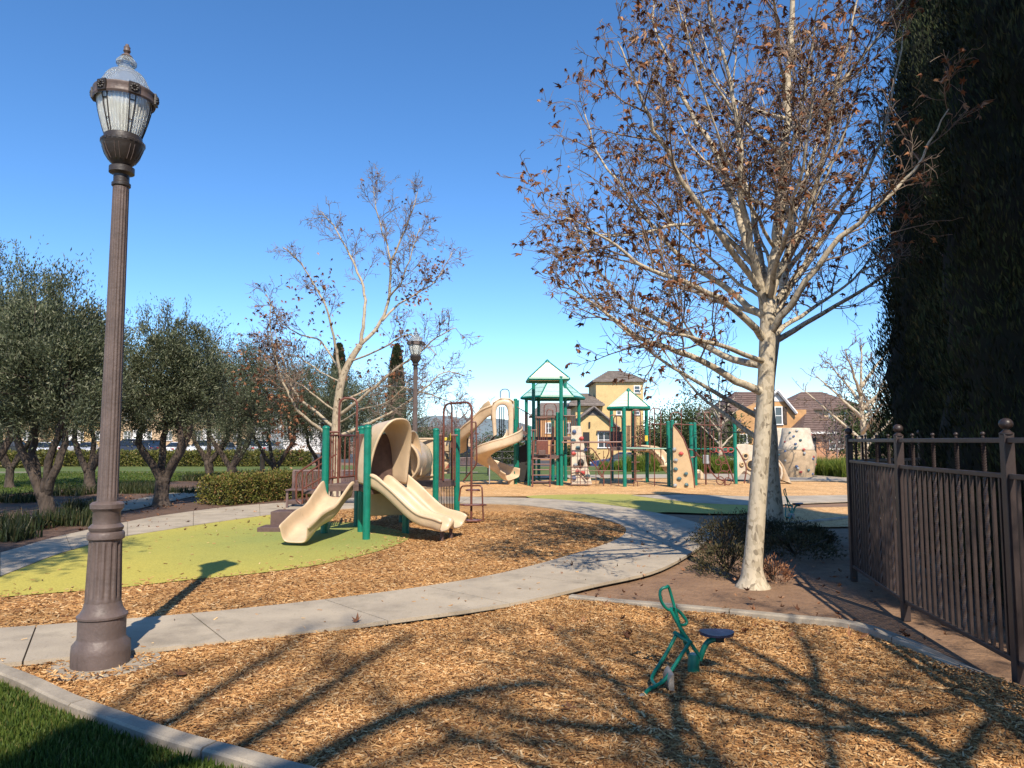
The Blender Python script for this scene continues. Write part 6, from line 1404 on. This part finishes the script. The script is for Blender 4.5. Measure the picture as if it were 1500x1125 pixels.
# ================================================================= CARS
PAINT = {}
def paint(c):
    if c not in PAINT: PAINT[c] = mat('car_paint', {'white': (.75, .75, .74), 'black': (.012, .012, .014), 'navy': (.012, .02, .05), 'silver': (.42, .43, .44), 'grey': (.10, .105, .11), 'blue': (.02, .045, .14), 'dark': (.03, .032, .036)}[c], .18, .02, spec=.7)
    return PAINT[c]
def car(label, loc, rz, colour, kind, group):
    L_, Wd, Ht = {'sedan': (4.6, 1.8, 1.45), 'suv': (4.6, 1.88, 1.7), 'pickup': (5.5, 1.9, 1.8)}[kind]; root = thing('parked_car', label, 'car', loc, group, rz)
    def P(pr, w0, name, m, taper=0., zc=1.):
        a = MB(); n = len(pr)
        for s in (-1, 1):
            for x, z in pr: a.v.append((x, s * (w0 / 2 - taper * max(0, z - zc)), z))
        a.f = [tuple(range(n)), tuple(range(2 * n - 1, n - 1, -1))] + [(i, (i + 1) % n, n + (i + 1) % n, n + i) for i in range(n)]
        o = bpy.data.objects.new(name, a.mesh(name, m, True)); C.objects.link(o); o.parent = root; q = o.modifiers.new('bevel', 'BEVEL'); q.width = .05; q.segments = 2; q.limit_method = 'ANGLE'; return o
    h = L_ / 2; belt = {'sedan': .92, 'suv': 1.02, 'pickup': 1.08}[kind]
    P([(-h, .35), (-h, belt - .12), (-h + .12, belt - .02), (h - 1.25, belt), (h - .15, belt - .18), (h, belt - .35), (h, .32), (h - .2, .24), (-h + .15, .24)], Wd, 'body', paint(colour))
    cab = {'sedan': [(-h + .45, belt), (-h + 1.15, Ht - .02), (-h + 2.3, Ht), (h - 1.35, belt)], 'suv': [(-h + .1, belt), (-h + .35, Ht - .05), (-h + 2.5, Ht), (h - 1.2, belt)], 'pickup': [(-h + 1.95, belt), (-h + 2.1, Ht - .02), (-h + 3.2, Ht), (h - 1.45, belt)]}[kind]
    P([(x, z - .002) for x, z in cab], Wd - .1, 'windows', M['carglass'], .35, belt)
    c2 = [(cab[1][0] + .02, Ht - .07), (cab[1][0] + .05, Ht + .02), (cab[2][0] - .05, Ht + .03), (cab[2][0] + .05, Ht - .06)]; P(c2, Wd - .3, 'roof', paint(colour), .1, Ht)
    for x in (-h + .85, h - .9):
        for s in (-1, 1):
            w = MB(); w.tube([(x, s * (Wd / 2 - .2), .33), (x, s * (Wd / 2 + .01), .33)], .33, 18); me = w.mesh('wheel', M['tyre'], True); o = bpy.data.objects.new('wheel', me); C.objects.link(o); o.parent = root
            w = MB(); w.tube([(x, s * (Wd / 2 - .1), .33), (x, s * (Wd / 2 + .02), .33)], .2, 12); o2 = bpy.data.objects.new('rim', w.mesh('rim', M['rim'], True)); C.objects.link(o2); o2.parent = o
    for s in (-1, 1):
        for x, nm, m_, z in ((h - .03, 'headlight', 'lens', belt - .33), (-h - .0, 'taillight', 'red', belt - .22)):
            w = MB().box((x, s * (Wd / 2 - .22), z), (.08, .32, .14)); o = bpy.data.objects.new(nm, w.mesh(nm, M[m_])); C.objects.link(o); o.parent = root
        w = MB().box((h - 1.6, s * (Wd / 2 + .06), belt + .05), (.1, .16, .12)); o = bpy.data.objects.new('mirror', w.mesh('mirror', paint(colour))); C.objects.link(o); o.parent = root
    return root
GC = 'cars parked beyond the hedges'
for k, (px, Y, col, kind, rz, lab) in enumerate([(28, 82, 'black', 'suv', 20, 'black suv behind the short hedge, farthest left'), (68, 78, 'white', 'sedan', -60, 'white sedan in the gap between the two hedges'), (104, 86, 'white', 'suv', 80, 'white suv right of the thick olive trunk'), (131, 86, 'silver', 'sedan', -70, 'silver sedan just left of the lamp post'), (192, 80, 'navy', 'pickup', 180, 'dark navy pickup seen side on, right of the lamp post'),
                                              (226, 86, 'dark', 'suv', 85, 'dark suv right of the navy pickup'), (268, 86, 'white', 'sedan', 75, 'white sedan behind the burl footed olive'), (296, 86, 'white', 'suv', -80, 'white suv right of the white sedan'), (333, 80, 'grey', 'sedan', -60, 'dark grey sedan behind the forked olive'), (364, 86, 'white', 'pickup', 80, 'white pickup behind the far olives'), (395, 86, 'silver', 'suv', 80, 'silver suv farthest right along the hedge')]):
    car(lab, XY(px, Y, 0), R(rz), col, kind, GC)
GR = 'cars on the street behind the playground'
car('blue sedan before the yellow house, seen between green posts', XY(905, 60, -.8), R(176), 'blue', 'sedan', GR); car('white suv behind the ring climber', XY(1056, 59, -.8), R(4), 'white', 'suv', GR); car('white pickup seen below the spiral slide', XY(735, 84, -.8), R(10), 'white', 'pickup', GR); car('dark suv left of the white pickup, under the side slide', XY(688, 86, -.8), R(20), 'dark', 'suv', GR)

# ================================================================= FALLEN LEAVES
for k, (a, b, s, lab) in enumerate([(521, 919, .085, 'reddish brown fallen leaf on the path edge in front of the double slide'), (845, 1044, .08, 'brown curled leaf on the front woodchips, left of the digger'), (1103, 881, .09, 'reddish leaf on bare soil below the pale plane trunk'), (1216, 848, .09, 'grey brown leaf in the fence shade'), (1262, 938, .07, 'brown leaf in the front woodchips near the right kerb'), (810, 925, .05, 'small brown leaf in the front woodchips below the kerb corner'), (272, 992, .07, 'brown leaf in the woodchips right of the lamp footing'), (1010, 905, .05, 'small leaf lying close to the digger handles')]):
    p = G(a, b); o = link('fallen_leaf', LEAF[k % 5], None, (p.x, p.y, .045 if k == 0 else .02), (R(8), R(-10), k * 1.3), (s, s, s * .35)); tag(o, lab, 'leaf', 'fallen leaves on the ground')
lt = bpy.data.objects
rnl = np.random.default_rng(3); VV = []; FF = []; b = 0
for k in range(260):
    x, y = rnl.uniform(.6, 5.2), rnl.uniform(5.6, 13)
    v, f = LV[k % 5]; m3 = np.array(Euler((rnl.normal(0, .4), rnl.normal(0, .4), rnl.uniform(0, 6.28))).to_matrix()); VV.append((v * rnl.uniform(.025, .055)) @ m3.T + np.array([x, y, .02])); FF.append(f + b); b += len(v)
for k in range(500):
    x, y = rnl.uniform(-12, -3.5), rnl.uniform(13, 22)
    v, f = LV[k % 5]; m3 = np.array(Euler((rnl.normal(0, .4), rnl.normal(0, .4), rnl.uniform(0, 6.28))).to_matrix()); VV.append((v * rnl.uniform(.03, .06)) @ m3.T + np.array([x, y, .02])); FF.append(f + b); b += len(v)
o = link('leaf_litter', np_mesh('leaf_litter', np.concatenate(VV), np.concatenate(FF), M['dryleaf'])); o['kind'] = 'stuff'
